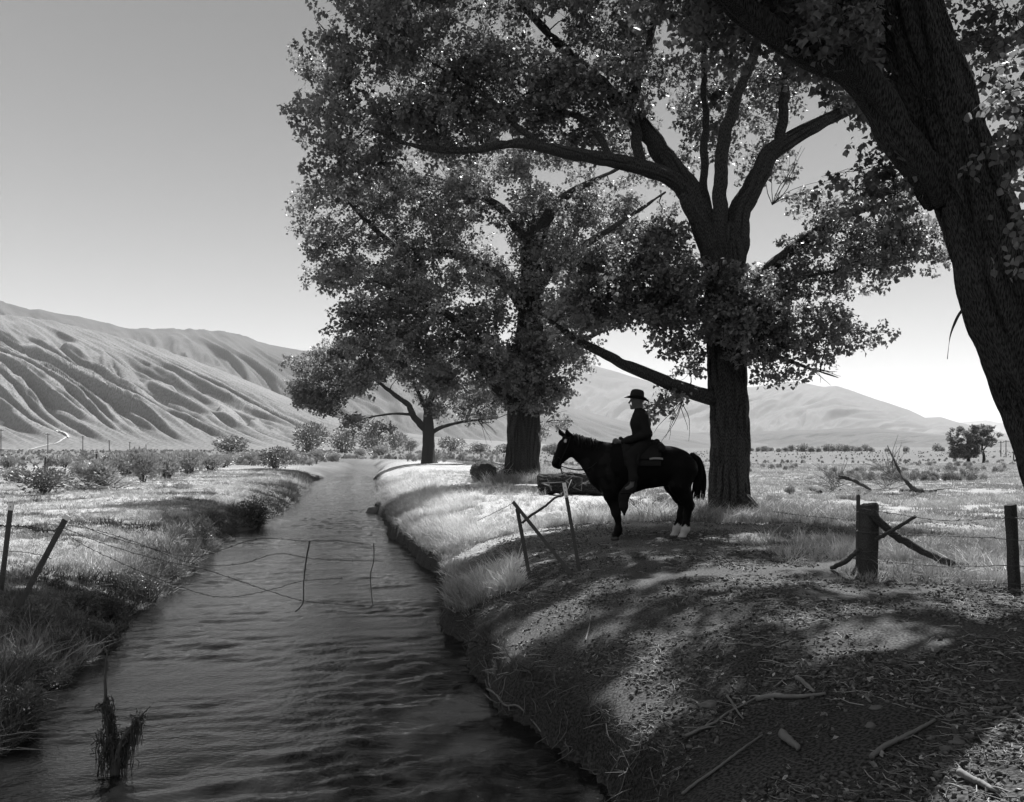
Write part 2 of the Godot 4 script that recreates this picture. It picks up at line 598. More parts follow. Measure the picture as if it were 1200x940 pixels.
func make_materials() -> void:
	n_soft.seed = 3; n_soft.frequency = 0.02; n_soft.fractal_octaves = 3
	n_mid.seed = 8; n_mid.frequency = 0.03; n_mid.fractal_octaves = 3
	n_fine.seed = 21; n_fine.frequency = 0.05; n_fine.fractal_octaves = 2
	n_hill.seed = 17; n_hill.frequency = 0.06; n_hill.fractal_octaves = 5; n_hill.fractal_gain = 0.45
	n_ridge.seed = 5; n_ridge.frequency = 0.06; n_ridge.fractal_octaves = 2
	var speck := noise_image(1024, 0.06, 4, FastNoiseLite.TYPE_SIMPLEX_SMOOTH, 4, 0.1, 1.5)
	var clod := noise_image(1024, 0.035, 5, FastNoiseLite.TYPE_SIMPLEX, 9, 0.0, 1.0)
	var g := stuff_mat(1.0, 0.97, true)
	g.albedo_texture = tex(speck)
	g.heightmap_enabled = true
	g.heightmap_texture = tex(clod)
	g.heightmap_scale = 0.4
	triplanar(g, Vector3(0.5, 0.5, 0.5))
	M.ground = g
	var h := stuff_mat(1.0, 1.0, true)
	h.albedo_texture = tex(noise_image(512, 0.03, 5, FastNoiseLite.TYPE_SIMPLEX, 14, 0.62, 1.22))
	triplanar(h, Vector3(0.0065, 0.0065, 0.0065))
	M.hill = h
	M.track = stuff_mat(0.24)
	var w := StandardMaterial3D.new()
	w.albedo_color = grey(0.008)
	w.roughness = 0.03
	w.metallic_specular = 0.27
	w.normal_enabled = true
	var rip := noise_image(1024, 0.02, 4, FastNoiseLite.TYPE_SIMPLEX_SMOOTH, 33, 0.0, 1.0)
	rip.bump_map_to_normal_map(5.0)
	w.normal_texture = tex(rip)
	w.normal_scale = 0.55
	triplanar(w, Vector3(0.55, 0.55, 0.9))
	M.water = w
	var bk := stuff_mat(0.06, 0.95)
	var bt := noise_image(512, 0.05, 4, FastNoiseLite.TYPE_SIMPLEX, 41, 0.1, 1.5)
	bk.albedo_texture = tex(bt)
	bk.heightmap_enabled = true
	bk.heightmap_texture = tex(noise_image(512, 0.06, 4, FastNoiseLite.TYPE_SIMPLEX, 42, 0.0, 1.0))
	bk.heightmap_scale = 3.0
	triplanar(bk, Vector3(2.2, 0.45, 2.2))
	M.bark = bk
	var tw := stuff_mat(0.1)
	tw.albedo_color = grey(0.06)
	M.twig = tw
	M.dead = stuff_mat(0.11)
	var wd := stuff_mat(0.06)
	wd.albedo_texture = tex(noise_image(512, 0.05, 4, FastNoiseLite.TYPE_SIMPLEX, 51, 0.4, 1.3))
	wd.heightmap_enabled = true
	wd.heightmap_texture = wd.albedo_texture
	wd.heightmap_scale = 1.0
	triplanar(wd, Vector3(6.0, 1.0, 6.0))
	M.wood = wd
	var pale := wd.duplicate()
	pale.albedo_color = grey(0.35)
	M.pale_wood = pale
	M.iron = stuff_mat(0.05, 0.6)
	M.paint = stuff_mat(0.6, 0.7)
	for nm in [["leaf", 0.125, 1.0], ["sage", 0.22, 0.6], ["willow", 0.09, 0.6]]:
		var lf := stuff_mat(nm[1], 0.47, true)
		lf.metallic_specular = 0.42
		lf.backlight_enabled = true
		lf.backlight = Color(nm[2], nm[2], nm[2])
		M[nm[0]] = lf
	var gr := stuff_mat(1.0, 0.8, true)
	gr.backlight_enabled = true
	gr.backlight = Color(0.5, 0.5, 0.5)
	M.grass = gr
	M.litter = stuff_mat(1.0, 0.9, true)
	M.horse = stuff_mat(1.0, 0.6, true)
	M.horse.metallic_specular = 0.12
	M.hair = stuff_mat(0.008, 0.7)
	M.hair.metallic_specular = 0.1
	M.skin = stuff_mat(0.07, 0.7)
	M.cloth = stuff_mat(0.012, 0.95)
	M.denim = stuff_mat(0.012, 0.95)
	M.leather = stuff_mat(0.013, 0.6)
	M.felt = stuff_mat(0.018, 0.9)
	M.band = stuff_mat(0.07, 0.8)
	M.wool = stuff_mat(0.015, 1.0)
	M.fleece = stuff_mat(0.16, 1.0)
	for dull in ["cloth", "denim", "leather", "felt", "wool", "skin"]:
		M[dull].metallic_specular = 0.06
	M.stone = stuff_mat(0.09, 0.95)

# ---------------------------------------------------------------- light and camera
func make_view() -> void:
	var cam := Camera3D.new()
	cam.name = "camera"
	cam.projection = Camera3D.PROJECTION_FRUSTUM
	cam.near = 0.1
	cam.far = 60000.0
	cam.size = 2.0 * 0.1 * 470.0 / F
	cam.frustum_offset = Vector2(0.0, 0.1 * (HOR - 470.0) / F)
	cam.position = Vector3(0, EYE, 0)
	add_child(cam)
	cam.current = true
	var az := deg_to_rad(26.0)
	var el := deg_to_rad(52.0)
	SUN = Vector3(sin(az) * cos(el), sin(el), -cos(az) * cos(el))
	var s := DirectionalLight3D.new()
	s.name = "sun"
	s.light_energy = 1.6
	s.light_angular_distance = 0.53
	s.light_color = Color(1, 1, 1)
	s.shadow_enabled = true
	add_child(s)
	s.look_at_from_position(SUN * 100.0, Vector3.ZERO, Vector3.UP)
	# clear dry air: brighter towards the horizon and towards the sun
	var wd := 512
	var ht := 256
	var im := Image.create(wd, ht, false, Image.FORMAT_RGBF)
	for v in ht:
		var th := PI * (v + 0.5) / ht
		for u in wd:
			var ph := TAU * ((u + 0.5) / wd - 0.5)
			var dir := Vector3(sin(th) * sin(ph), cos(th), -sin(th) * cos(ph))
			var c := dir.dot(SUN)
			var hg := pow(1.0 / (1.36 - 1.2 * c), 1.5)
			var up := maxf(dir.y, 0.0)
			var l := (0.215 * (1.0 + c * c) + 0.2 * hg) * pow(1.0 - exp(-0.22 / (up + 0.06)), 1.3)
			if dir.y < 0.0:
				l = lerpf(l, 0.2, clampf(-dir.y * 6.0, 0.0, 1.0))
			im.set_pixel(u, v, Color(l, l, l))
	var pm := PanoramaSkyMaterial.new()
	pm.panorama = ImageTexture.create_from_image(im)
	var sky := Sky.new()
	sky.sky_material = pm
	var e := Environment.new()
	e.background_mode = Environment.BG_SKY
	e.sky = sky
	e.tonemap_mode = Environment.TONE_MAPPER_LINEAR
	e.tonemap_exposure = 3.2
	e.sdfgi_enabled = true
	e.ssao_enabled = true
	e.ssil_enabled = true
	e.fog_enabled = true
	e.fog_light_color = Color(1, 1, 1)
	e.fog_density = 0.000021
	var we := WorldEnvironment.new()
	we.name = "environment"
	we.environment = e
	add_child(we)

# ---------------------------------------------------------------- trees
func leaf_cluster(count: int, spread: float, size: float) -> ArrayMesh:
	var mb := MB.new()
	for k in count:
		var along := rr(-0.2, 1.0)
		var p := Vector3(0, 0, along * spread) + rball() * spread * 0.55
		# a cottonwood leaf: broad, pointed, hanging from a thin stalk
		var b := Basis(Vector3.UP, rr(0, TAU)) * Basis(Vector3.RIGHT, rr(-1.3, 1.3)) * Basis(Vector3.BACK, rr(-0.9, 0.9))
		var s := size * rr(0.5, 1.4)
		var fold := rr(0.05, 0.2)
		var a0 := mb.add(p)
		var a1 := mb.add(p + b * Vector3(-0.46 * s, -0.3 * s, fold * s))
		var a2 := mb.add(p + b * Vector3(0, -1.0 * s, 0.08 * s))
		var a3 := mb.add(p + b * Vector3(0.46 * s, -0.3 * s, fold * s))
		mb.tri(a0, a1, a2)
		mb.tri(a0, a2, a3)
	return mb.mesh(false)

# openings shaped into the leaf canopies to let sun onto chosen spots: [x, d, half width, half length, turn]
var GAPS := []

func in_gap(p: Vector3, soft: float) -> bool:
	var k := (p.y + 0.05) / SUN.y
	var x := p.x - SUN.x * k
	var d := -(p.z - SUN.z * k)
	for g in GAPS:
		var dx: float = x - g[0]
		var dd: float = d - g[1]
		var c := cos(g[4])
		var s := sin(g[4])
		var a: float = (dx * c + dd * s) / (g[2] + soft)
		var b: float = (-dx * s + dd * c) / (g[3] + soft)
		if a * a + b * b < 1.0:
			return true
	# leaves over the near bank also thinned by noise, shaped for broken light below
	var ex := (x - 2.3) / 2.9
	var ey := (d - 9.2) / 2.3
	if ex * ex + ey * ey < 1.0 and n_soft.get_noise_2d((x - d * 0.3) * 75.0 + 13.0, d * 42.0) > 0.2 - soft * 0.3:
		return true
	return false

func limb_points(limb: Array, d: float) -> Array:
	var pts := PackedVector3Array()
	var rad := PackedFloat32Array()
	var dd := 0.0
	for k in limb:
		if k.size() > 3:
			dd = k[2]
		elif k.size() == 3:
			pass
		var depth: float = k[2]
		pts.append(Vector3(k[0], k[1], k[2]) if d == 0.0 else P(k[0], k[1], d + depth))
		rad.append(k[3])
	return [pts, rad]

# limbs: lists of [column, row, depth offset, radius]; lobes: [column, row, depth offset, rx px, ry px, rz m, clumps]
func make_tree(o: Node3D, d: float, limbs: Array, lobes: Array, opt: Dictionary) -> void:
	var org := o.position
	var nodes := PackedVector3Array()
	var node_r := PackedFloat32Array()
	for n in limbs.size():
		var lp := limb_points(limbs[n], d)
		var pts: PackedVector3Array = lp[0]
		var rad: PackedFloat32Array = lp[1]
		var total := 0.0
		for k in pts.size() - 1:
			total += pts[k].distance_to(pts[k + 1])
		var st := clampi(int(total / (pts.size() - 1) / opt.step), 3, 40)
		# crooked growth: limbs wander a little between their knots
		var sp := smooth_path(pts, rad, st)
		var q: PackedVector3Array = sp[0]
		for k in q.size():
			var rk: float = sp[1][k]
			var wv := minf(rk * 0.35, 0.06) if n > 0 else 0.02
			q[k] += Vector3(n_mid.get_noise_2d(q[k].y * 30.0, n * 40.0), 0.0, n_mid.get_noise_2d(q[k].x * 30.0 + 50.0, n * 40.0)) * wv * 2.0
		var sides := int(clampf(rad[0] * opt.sides, 7.0, 190.0))
		var loc := PackedVector3Array()
		for p in q:
			loc.append(p - org)
		var am: float = opt.bark * clampf(rad[0] / 0.4, 0.25, 1.0)
		part(o, "trunk" if n == 0 else "limb", bark_tube(loc, sp[1], sides, am, n * 17.0, opt.flare if n == 0 else 0.0), M.bark)
		for k in range(0, q.size(), 2):
			if n == 0 and k < q.size() * 0.55:
				continue
			nodes.append(q[k])
			node_r.append(sp[1][k])
	var clumps: Array = []
	for lb in lobes:
		var ctr := Vector3(lb[0], lb[1], lb[2]) if d == 0.0 else P(lb[0], lb[1], d + lb[2])
		var mpp: float = 1.0 if d == 0.0 else (d + lb[2]) / F
		for k in int(lb[6] * opt.get("fill", 1.0)):
			var u := rball()
			u = u.normalized() * pow(u.length(), 0.75)
			var p := ctr + Vector3(u.x * lb[3] * mpp, u.y * lb[4] * mpp, u.z * lb[5] * opt.get("deep", 1.0))
			if p.y < org.y + (1.2 if d < 100.0 else 0.3):
				continue
			clumps.append([p, 0.0])
	for c in clumps:
		var best := 1e9
		for p in nodes:
			best = minf(best, c[0].distance_squared_to(p))
		c[1] = best
	clumps.sort_custom(func(a, b): return a[1] < b[1])
	var wood := MB.new()
	var xf := [[], [], []]
	var tn := [PackedFloat32Array(), PackedFloat32Array(), PackedFloat32Array()]
	var cr: float = opt.clump
	for c in clumps:
		var p: Vector3 = c[0]
		var best := 1e9
		var at := 0
		for k in nodes.size():
			var dl := p - nodes[k]
			var ds := dl.length_squared()
			if ds < best:
				best = ds
				at = k
		var dist := sqrt(best)
		if dist > opt.reach:
			continue
		if in_gap(p, -cr * 0.3):
			continue
		var segs := maxi(2, int(dist / 0.45))
		var pts := PackedVector3Array()
		var rad := PackedFloat32Array()
		var r0 := minf(node_r[at] * 0.75, opt.thin + 0.011 * dist)
		var bend := Vector3(rr(-1, 1), rr(-0.3, 0.9), rr(-1, 1)) * dist * 0.14
		for s in segs + 1:
			var u := float(s) / segs
			var q := nodes[at].lerp(p, u) + bend * sin(u * PI) + (rball() * 0.05 * dist / segs if s > 0 and s < segs else Vector3.ZERO)
			pts.append(q - org)
			rad.append(lerpf(r0, opt.thin * 0.6, u))
			if s > 0:
				nodes.append(q)
				node_r.append(lerpf(r0, opt.thin * 0.6, u))
		wood.tube(pts, rad, 5, false)
		var many := int(opt.per * rr(0.6, 1.4))
		for k in many:
			var off := rball()
			off = Vector3(off.x * cr, off.y * cr * 0.72, off.z * cr)
			var q := p + off
			if in_gap(q, rr(-0.15, 0.1)):
				continue
			var v := k % 3
			xf[v].append(Transform3D(spin_basis(rr(0.8, 1.25), 0.6), q - org))
			tn[v].append(rr(0.65, 1.4))
			if k % 2 == 0 and opt.twigs:
				var mid := p.lerp(q, 0.5) + rball() * cr * 0.12
				wood.tube(PackedVector3Array([p - org, mid - org, q - org]), PackedFloat32Array([opt.thin * 0.55, opt.thin * 0.4, opt.thin * 0.3]), 3, false)
	for b in opt.bare:
		# leafless sprays at the crown's edge
		var bp := P(b[0], b[1], d + b[2])
		for k in int(b[3]):
			var dir := (Vector3(b[4], b[5], 0.0) + rball() * 0.7).normalized()
			var pts := PackedVector3Array([bp - org])
			var rad := PackedFloat32Array([opt.thin * 0.7])
			var q := bp
			for s in 6:
				dir = (dir + rball() * 0.35 + Vector3(0, b[6], 0)).normalized()
				q += dir * b[7] * rr(0.6, 1.2) / 6.0
				pts.append(q - org)
				rad.append(opt.thin * 0.7 * (1.0 - s / 8.0))
			wood.tube(pts, rad, 4, false)
	if wood.v.size() > 0:
		var br := part(o, "branches", wood.mesh(), M.bark)
		br.set_meta("kind", "stuff")
	for v in 3:
		if xf[v].size() > 0:
			var cn := scatter(o, "crown", leaf_cluster(opt.leaves, opt.spread, opt.leaf), opt.mat, xf[v], tn[v])
			cn.set_meta("kind", "stuff")

func make_big_trees() -> void:
	rng.seed = 11
	var d := 19.6
	var o := thing("cottonwood_tree", "big dark cottonwood with forked trunk standing right behind the horse", "tree", P(855, 612, d))
	make_tree(o, d, [
		[[855, 616, 0, .47], [855, 560, 0, .43], [854, 480, 0, .425], [851, 400, 0, .43], [850, 330, 0, .43], [850, 285, 0, .38], [848, 262, 0, .2]],
		[[847, 318, 0, .33], [820, 245, .1, .29], [793, 204, .2, .25], [752, 150, .3, .2], [725, 116, .4, .17], [691, 85, .5, .14], [640, 37, .8, .1], [590, -20, 1, .05]],
		[[806, 225, .1, .2], [786, 211, 0, .19], [742, 194, -.4, .17], [691, 184, -.7, .15], [640, 174, -.9, .12], [600, 168, -1.1, .1], [550, 176, -1.2, .08], [490, 172, -1.3, .055], [430, 150, -1.4, .025]],
		[[752, 198, -.2, .13], [744, 160, -.1, .12], [742, 119, .1, .11], [759, 51, .5, .09], [773, 0, .6, .08], [790, -80, .8, .04]],
		[[836, 280, .3, .1], [825, 218, .6, .1], [827, 136, .9, .085], [825, 68, 1.1, .07], [834, 0, 1.2, .06], [840, -90, 1.3, .03]],
		[[846, 290, -.1, .18], [844, 218, -.2, .16], [851, 153, -.4, .14], [865, 112, -.5, .12], [885, 61, -.7, .1], [892, 34, -.8, .08], [900, -40, -1, .04]],
		[[856, 316, 0, .32], [865, 272, 0, .28], [878, 221, .1, .23], [899, 187, .2, .2], [929, 160, .3, .18], [963, 143, .4, .15], [994, 129, .5, .12], [1050, 110, .7, .08], [1100, 70, .8, .04]],
		[[912, 176, .2, .13], [916, 153, .2, .12], [922, 85, 0, .1], [930, 20, -.1, .07], [935, -60, -.3, .03]],
		[[850, 470, -.05, .2], [825, 464, -.25, .165], [790, 452, -.5, .145], [740, 430, -.9, .12], [690, 405, -1.2, .1], [665, 390, -1.3, .07], [630, 366, -1.4, .03]],
		[[858, 345, 0, .2], [890, 325, .2, .16], [945, 280, .4, .12], [1000, 250, .6, .09], [1080, 225, .9, .04]],
		[[862, 356, -.1, .08], [905, 340, -.2, .06], [945, 325, -.3, .05], [1000, 313, -.4, .04], [1045, 305, -.5, .03], [1095, 298, -.6, .015]],
		[[864, 400, -.2, .09], [905, 415, -.6, .06], [945, 430, -.8, .035], [965, 437, -.85, .028], [983, 443, -.9, .014]],
		[[862, 580, -.2, .22], [878, 598, -.35, .17], [896, 609, -.4, .1], [912, 616, -.4, .03]],
		[[844, 590, -.25, .2], [834, 606, -.45, .12], [826, 616, -.55, .03]],
		[[644, 175, -.9, .08], [609, 150, -.9, .07], [592, 133, -.9, .06], [555, 102, -.9, .05], [500, 70, -.9, .02]],
		[[716, 188, -.6, .09], [694, 150, -.4, .08], [664, 133, -.3, .06], [609, 136, -.1, .03]],
		[[728, 118, .4, .08], [694, 90, .2, .06], [650, 97, 0, .045], [612, 112, -.2, .02]],
	], [
		[425, 85, 0, 80, 95, 2.2, 46], [400, 165, -.6, 68, 48, 1.5, 24], [500, 70, 0, 95, 95, 2.6, 55], [500, 155, -.5, 90, 42, 1.8, 28],
		[600, 60, 0, 100, 95, 2.6, 55], [700, 50, 0, 100, 90, 2.8, 50], [800, 45, .5, 95, 80, 2.8, 42], [900, 40, .5, 90, 80, 2.6, 40], [1000, 60, .6, 80, 70, 2.2, 26],
		[780, 150, 2.2, 90, 60, 1.4, 22], [880, 150, 2.2, 80, 60, 1.2, 18], [650, 140, .6, 80, 50, 1.8, 24],
		[560, -80, 0, 190, 80, 3.2, 130], [440, -50, 0, 90, 50, 2.4, 60], [780, -110, 0, 200, 100, 3.4, 70], [960, -90, 0, 130, 90, 3, 40], [720, -230, 0, 200, 90, 3, 50],  # crown above view, thickened so that it shades the left bank
		[1000, 270, .3, 80, 62, 1.8, 42], [960, 350, 0, 60, 42, 1.4, 24], [1000, 385, -.2, 26, 22, .8, 5], [890, 380, -.9, 52, 34, .8, 22], [850, 355, -1.0, 52, 40, .5, 18], [925, 405, -.6, 50, 28, .9, 14], [905, 445, -.7, 18, 14, .4, 3], [1060, 290, -.4, 40, 22, .8, 8],
		[770, 315, .3, 62, 60, 1.6, 44], [730, 342, -.3, 58, 42, 1.4, 38], [795, 372, -.3, 40, 36, 1.0, 24], [690, 335, -.8, 42, 42, 1.0, 20], [668, 378, -1.2, 28, 22, .8, 6], [778, 474, -.6, 4, 12, .1, 3], [808, 425, -.4, 16, 18, .4, 4],
	], {"fill": .7, "deep": .72, "step": .055, "sides": 400.0, "bark": .075, "flare": .32, "clump": .5, "reach": 3.6, "thin": .013, "per": 17.0, "twigs": true, "leaves": 15, "spread": .2, "leaf": .085, "mat": M.leaf,
		"bare": [[905, 240, .4, 8, .5, .6, .05, 1.5], [800, 470, -.4, 8, -.6, -.5, -.12, 1.1], [952, 432, -.8, 5, .5, -.2, 0.0, .6]]})
	d = 37.0
	o = thing("cottonwood_tree", "thick straight trunked cottonwood on stream bank beyond the horse's head", "tree", P(613, 567, d))
	make_tree(o, d, [
		[[613, 569, 0, .76], [613, 535, 0, .7], [614, 490, 0, .68], [618, 430, 0, .62], [622, 370, 0, .55], [624, 330, 0, .48], [622, 300, 0, .38], [628, 265, 0, .2]],
		[[623, 305, 0, .3], [640, 255, -.2, .26], [660, 232, -.3, .2], [692, 214, -.5, .12], [730, 195, -.6, .05]],
		[[625, 345, 0, .28], [650, 312, -.3, .22], [690, 285, -.6, .16], [732, 258, -.8, .1], [780, 225, -1, .04]],
		[[614, 478, -.2, .36], [596, 466, -.8, .3], [578, 445, -1.6, .26], [566, 415, -2.4, .22], [540, 380, -3.2, .18], [490, 350, -4, .12], [440, 330, -4.4, .05]],
		[[620, 370, 0, .28], [590, 330, -.3, .24], [540, 300, -.6, .18], [470, 290, -.8, .13], [420, 250, -1, .08], [395, 220, -1, .03]],
		[[624, 290, 0, .26], [590, 247, .2, .2], [560, 228, .3, .15], [530, 215, .3, .1], [500, 205, .3, .04]],
		[[624, 290, .2, .22], [620, 220, 2, .16], [600, 150, 2.6, .1], [590, 90, 3, .04]],
		[[628, 445, 0, .2], [650, 425, -.4, .16], [690, 395, -1, .1], [730, 380, -1.2, .04]],
	], [
		[395, 240, -.8, 62, 36, 2.4, 30], [375, 300, -.8, 42, 30, 2, 16], [430, 310, -.8, 70, 36, 2.4, 30], [480, 250, -.4, 90, 46, 3, 44], [580, 240, 0, 110, 56, 3.4, 60], [680, 260, -.3, 90, 56, 3, 44], [560, 320, -.5, 100, 46, 3, 48], [740, 230, -.6, 60, 50, 2.4, 22], [650, 330, -.4, 70, 44, 2.6, 28],
		[455, 375, -4.0, 62, 56, 2.2, 40], [520, 400, -3.2, 70, 55, 2.2, 40], [590, 410, -1.8, 66, 52, 2.2, 56], [640, 400, -1.2, 48, 56, 2, 42], [620, 462, -1.2, 40, 18, 1.4, 22], [655, 463, -1, 14, 11, .6, 3], [430, 425, -4.0, 26, 32, 1.2, 8], [500, 350, -3.4, 80, 40, 2, 24],
		[560, 150, 1, 150, 56, 3, 40], [600, 60, 1, 140, 60, 3, 30],
	], {"fill": .74, "deep": .78, "step": .12, "sides": 220.0, "bark": .07, "flare": .25, "clump": .7, "reach": 5.0, "thin": .02, "per": 17.0, "twigs": true, "leaves": 15, "spread": .28, "leaf": .115, "mat": M.leaf,
		"bare": [[460, 285, -.9, 6, -.8, .3, .05, 2.0], [528, 214, .2, 6, -.9, .2, .05, 1.8], [640, 495, 0, 5, .8, .2, -.2, 1.2]]})
	d = 75.0
	o = thing("cottonwood_tree", "farthest and smallest of three streamside cottonwoods, low spreading limbs", "tree", P(503, 545, d))
	make_tree(o, d, [
		[[503, 546, 0, .62], [502, 520, 0, .5], [502, 500, 0, .46], [502, 480, 0, .32], [508, 455, 0, .2], [515, 420, 0, .08]],
		[[501, 506, 0, .3], [488, 492, -.3, .28], [478, 475, -.8, .24], [462, 462, -1.4, .2], [440, 445, -2, .12], [410, 420, -2.5, .05]],
		[[504, 508, 0, .22], [520, 500, .2, .17], [545, 494, .4, .11], [585, 490, .6, .04]],
		[[503, 490, 0, .22], [492, 465, .4, .16], [480, 440, .6, .06]],
		[[484, 486, -.6, .14], [460, 485, -1.2, .1], [430, 490, -1.6, .07], [408, 500, -1.8, .03]],
	], [
		[385, 440, -2, 46, 38, 3, 40], [430, 420, -1.5, 55, 34, 3.4, 44], [490, 415, 0, 60, 32, 4, 44], [540, 440, .5, 55, 34, 3.4, 36], [590, 470, .6, 38, 20, 2.4, 16], [430, 500, -1.6, 30, 10, 2, 8], [640, 500, .8, 22, 10, 1.4, 4], [360, 465, -2, 20, 20, 2, 10], [400, 475, -2, 30, 12, 2, 8], [530, 480, .5, 30, 14, 1.6, 8],
	], {"fill": .8, "deep": .7, "step": .2, "sides": 60.0, "bark": .05, "flare": .4, "clump": .95, "reach": 7.0, "thin": .03, "per": 22.0, "twigs": false, "leaves": 14, "spread": .42, "leaf": .17, "mat": M.leaf, "bare": [[440, 488, -1.5, 8, -.8, -.2, -.1, 2.4], [560, 493, .4, 7, .8, -.2, -.1, 2.4]]})
	d = 9.0
	o = thing("cottonwood_tree", "huge leaning furrowed cottonwood trunk rising out of frame at right edge", "tree", P(1330, 706, d))
	make_tree(o, d, [
		[[1332, 716, 0, .52], [1290, 640, 0, .44], [1255, 560, 0, .41], [1222, 480, 0, .39], [1192, 405, 0, .38], [1167, 330, 0, .37], [1141, 235, 0, .35], [1113, 150, 0, .34], [1085, 70, 0, .335], [1057, 0, 0, .325], [1035, -70, 0, .3], [1010, -160, 0, .24], [1000, -260, 0, .17], [995, -380, 0, .07]],
		[[1112, 228, 0, .21], [1078, 186, -.15, .19], [1040, 140, -.2, .175], [1000, 88, -.3, .165], [960, 66, -.4, .15], [930, 48, -.5, .135], [880, 13, -.6, .13], [830, -25, -.8, .1], [760, -80, -1, .05]],
		[[1140, 260, .1, .15], [1190, 180, .3, .12], [1230, 80, .6, .09], [1280, -40, .8, .04]],
		[[1055, -30, 0, .2], [1110, -130, .4, .15], [1180, -250, .6, .1], [1250, -380, .8, .04]],
		[[1025, -100, .1, .16], [940, -180, 1.2, .12], [850, -250, 2, .05]],
		[[1042, -60, .2, .17], [1030, -130, 2.5, .12], [1000, -150, 5, .08], [960, -140, 7, .03]],
		[[1045, -40, .1, .18], [1060, -120, 1.2, .14], [1110, -180, 2.6, .1], [1160, -200, 4.4, .05]],
		[[1030, -90, -.1, .15], [1010, -190, -1.2, .11], [980, -330, -2.2, .05]],
		[[1142, 348, -.25, .022], [1129, 361, -.33, .02], [1120, 375, -.35, .018], [1113, 395, -.35, .014], [1110, 421, -.35, .006]],
	], [
		[980, 20, .4, 85, 50, .8, 26], [975, 30, -.5, 40, 25, .3, 5], [1050, 110, .4, 30, 50, .3, 7], [900, -10, .3, 80, 60, 1, 24], [1160, 30, .9, 36, 60, .7, 9], [1185, 150, .9, 26, 70, .6, 6], [1030, 215, .5, 30, 30, .3, 5],
		[820, -120, -.4, 160, 110, 1.6, 46], [1000, -220, 0, 190, 120, 2, 60], [1180, -200, .4, 160, 140, 1.8, 46], [1000, -420, 0, 220, 120, 2.2, 60], [960, -420, -2.2, 200, 130, 1.4, 40], [760, -320, 1.6, 170, 110, 1.6, 40], [1260, 0, .8, 60, 120, 1, 6],
		[1000, -110, 2.2, 120, 70, 1.0, 60], [890, -70, 1.6, 90, 50, .9, 40], [1130, -80, 2.0, 80, 70, 1.0, 34], [1100, -260, 3.0, 120, 80, 1.2, 36], [1250, -110, 3.4, 90, 80, 1.2, 30], [1150, -160, 4.8, 100, 70, 1.2, 40], [1036, -115, 5.5, 200, 80, 2.2, 90], [880, -110, 5.2, 130, 70, 2.0, 46], [1100, -120, 7.0, 170, 70, 1.6, 50],  # unseen lobes above view, added so their shade falls on the near bank
	], {"step": .045, "sides": 420.0, "bark": .06, "flare": .3, "clump": .45, "reach": 4.4, "thin": .009, "per": 17.0, "twigs": true, "leaves": 13, "spread": .15, "leaf": .066, "mat": M.leaf,
		"bare": []})
	near_sprays(o, d)
	added_shade_trees()

# unseen cottonwoods added around the camera to close off sky and deepen the shade
func added_shade_trees() -> void:
	rng.seed = 91
	for t in [[4.6, 3.6, "unseen cottonwood added to block sky, close behind the camera"], [1.5, 10.5, "unseen cottonwood added to block sky, second behind the camera"], [9.6, -1.5, "unseen cottonwood added to block sky, right of the camera"], [8.5, 9.0, "unseen cottonwood added to block sky, behind camera farthest from stream"], [-9.5, 3.5, "unseen cottonwood added to block sky, across stream beside the water"], [-13.5, -2.5, "unseen cottonwood added to block sky, across stream on the left"], [-6.0, 11.0, "unseen cottonwood added to block sky, far behind across the stream"]]:
		var x: float = t[0]
		var z: float = t[1]
		var o := thing("cottonwood_tree", t[2], "tree", Vector3(x, -.15, z))
		make_tree(o, 0.0, [
			[[x, -.3, z, .5], [x, 1.5, z, .42], [x + .1, 3.5, z, .38], [x, 6, z, .28], [x - .1, 9, z, .16], [x, 12, z, .05]],
			[[x, 2.6, z, .25], [x - 1.2, 4.2, z + .3, .18], [x - 3, 5.6, z + .5, .06]], [[x, 3, z, .25], [x + 1.2, 4.4, z + .6, .18], [x + 3, 6, z + 1, .06]],
			[[x, 3.4, z, .22], [x + .3, 5, z - 1.2, .16], [x + .5, 6.4, z - 2.8, .06]], [[x, 3.8, z, .22], [x - .3, 5.5, z + 1.4, .16], [x - .4, 7, z + 3, .06]],
		], [[x, 8, z, 3.4, 3.6, 3.4, 150], [x - 2, 5.2, z, 2, 1.8, 2.2, 40], [x + 2, 5.4, z + .5, 2, 1.8, 2.2, 40], [x, 4.6, z + 1.5, 2, 1.4, 1.6, 30], [x, 5.2, z - 2, 2, 1.4, 1.2, 26]],
			{"step": .2, "sides": 60.0, "bark": .04, "flare": .3, "clump": .7, "reach": 5.0, "thin": .02, "per": 16.0, "twigs": false, "leaves": 14, "spread": .3, "leaf": .15, "mat": M.leaf, "bare": []})

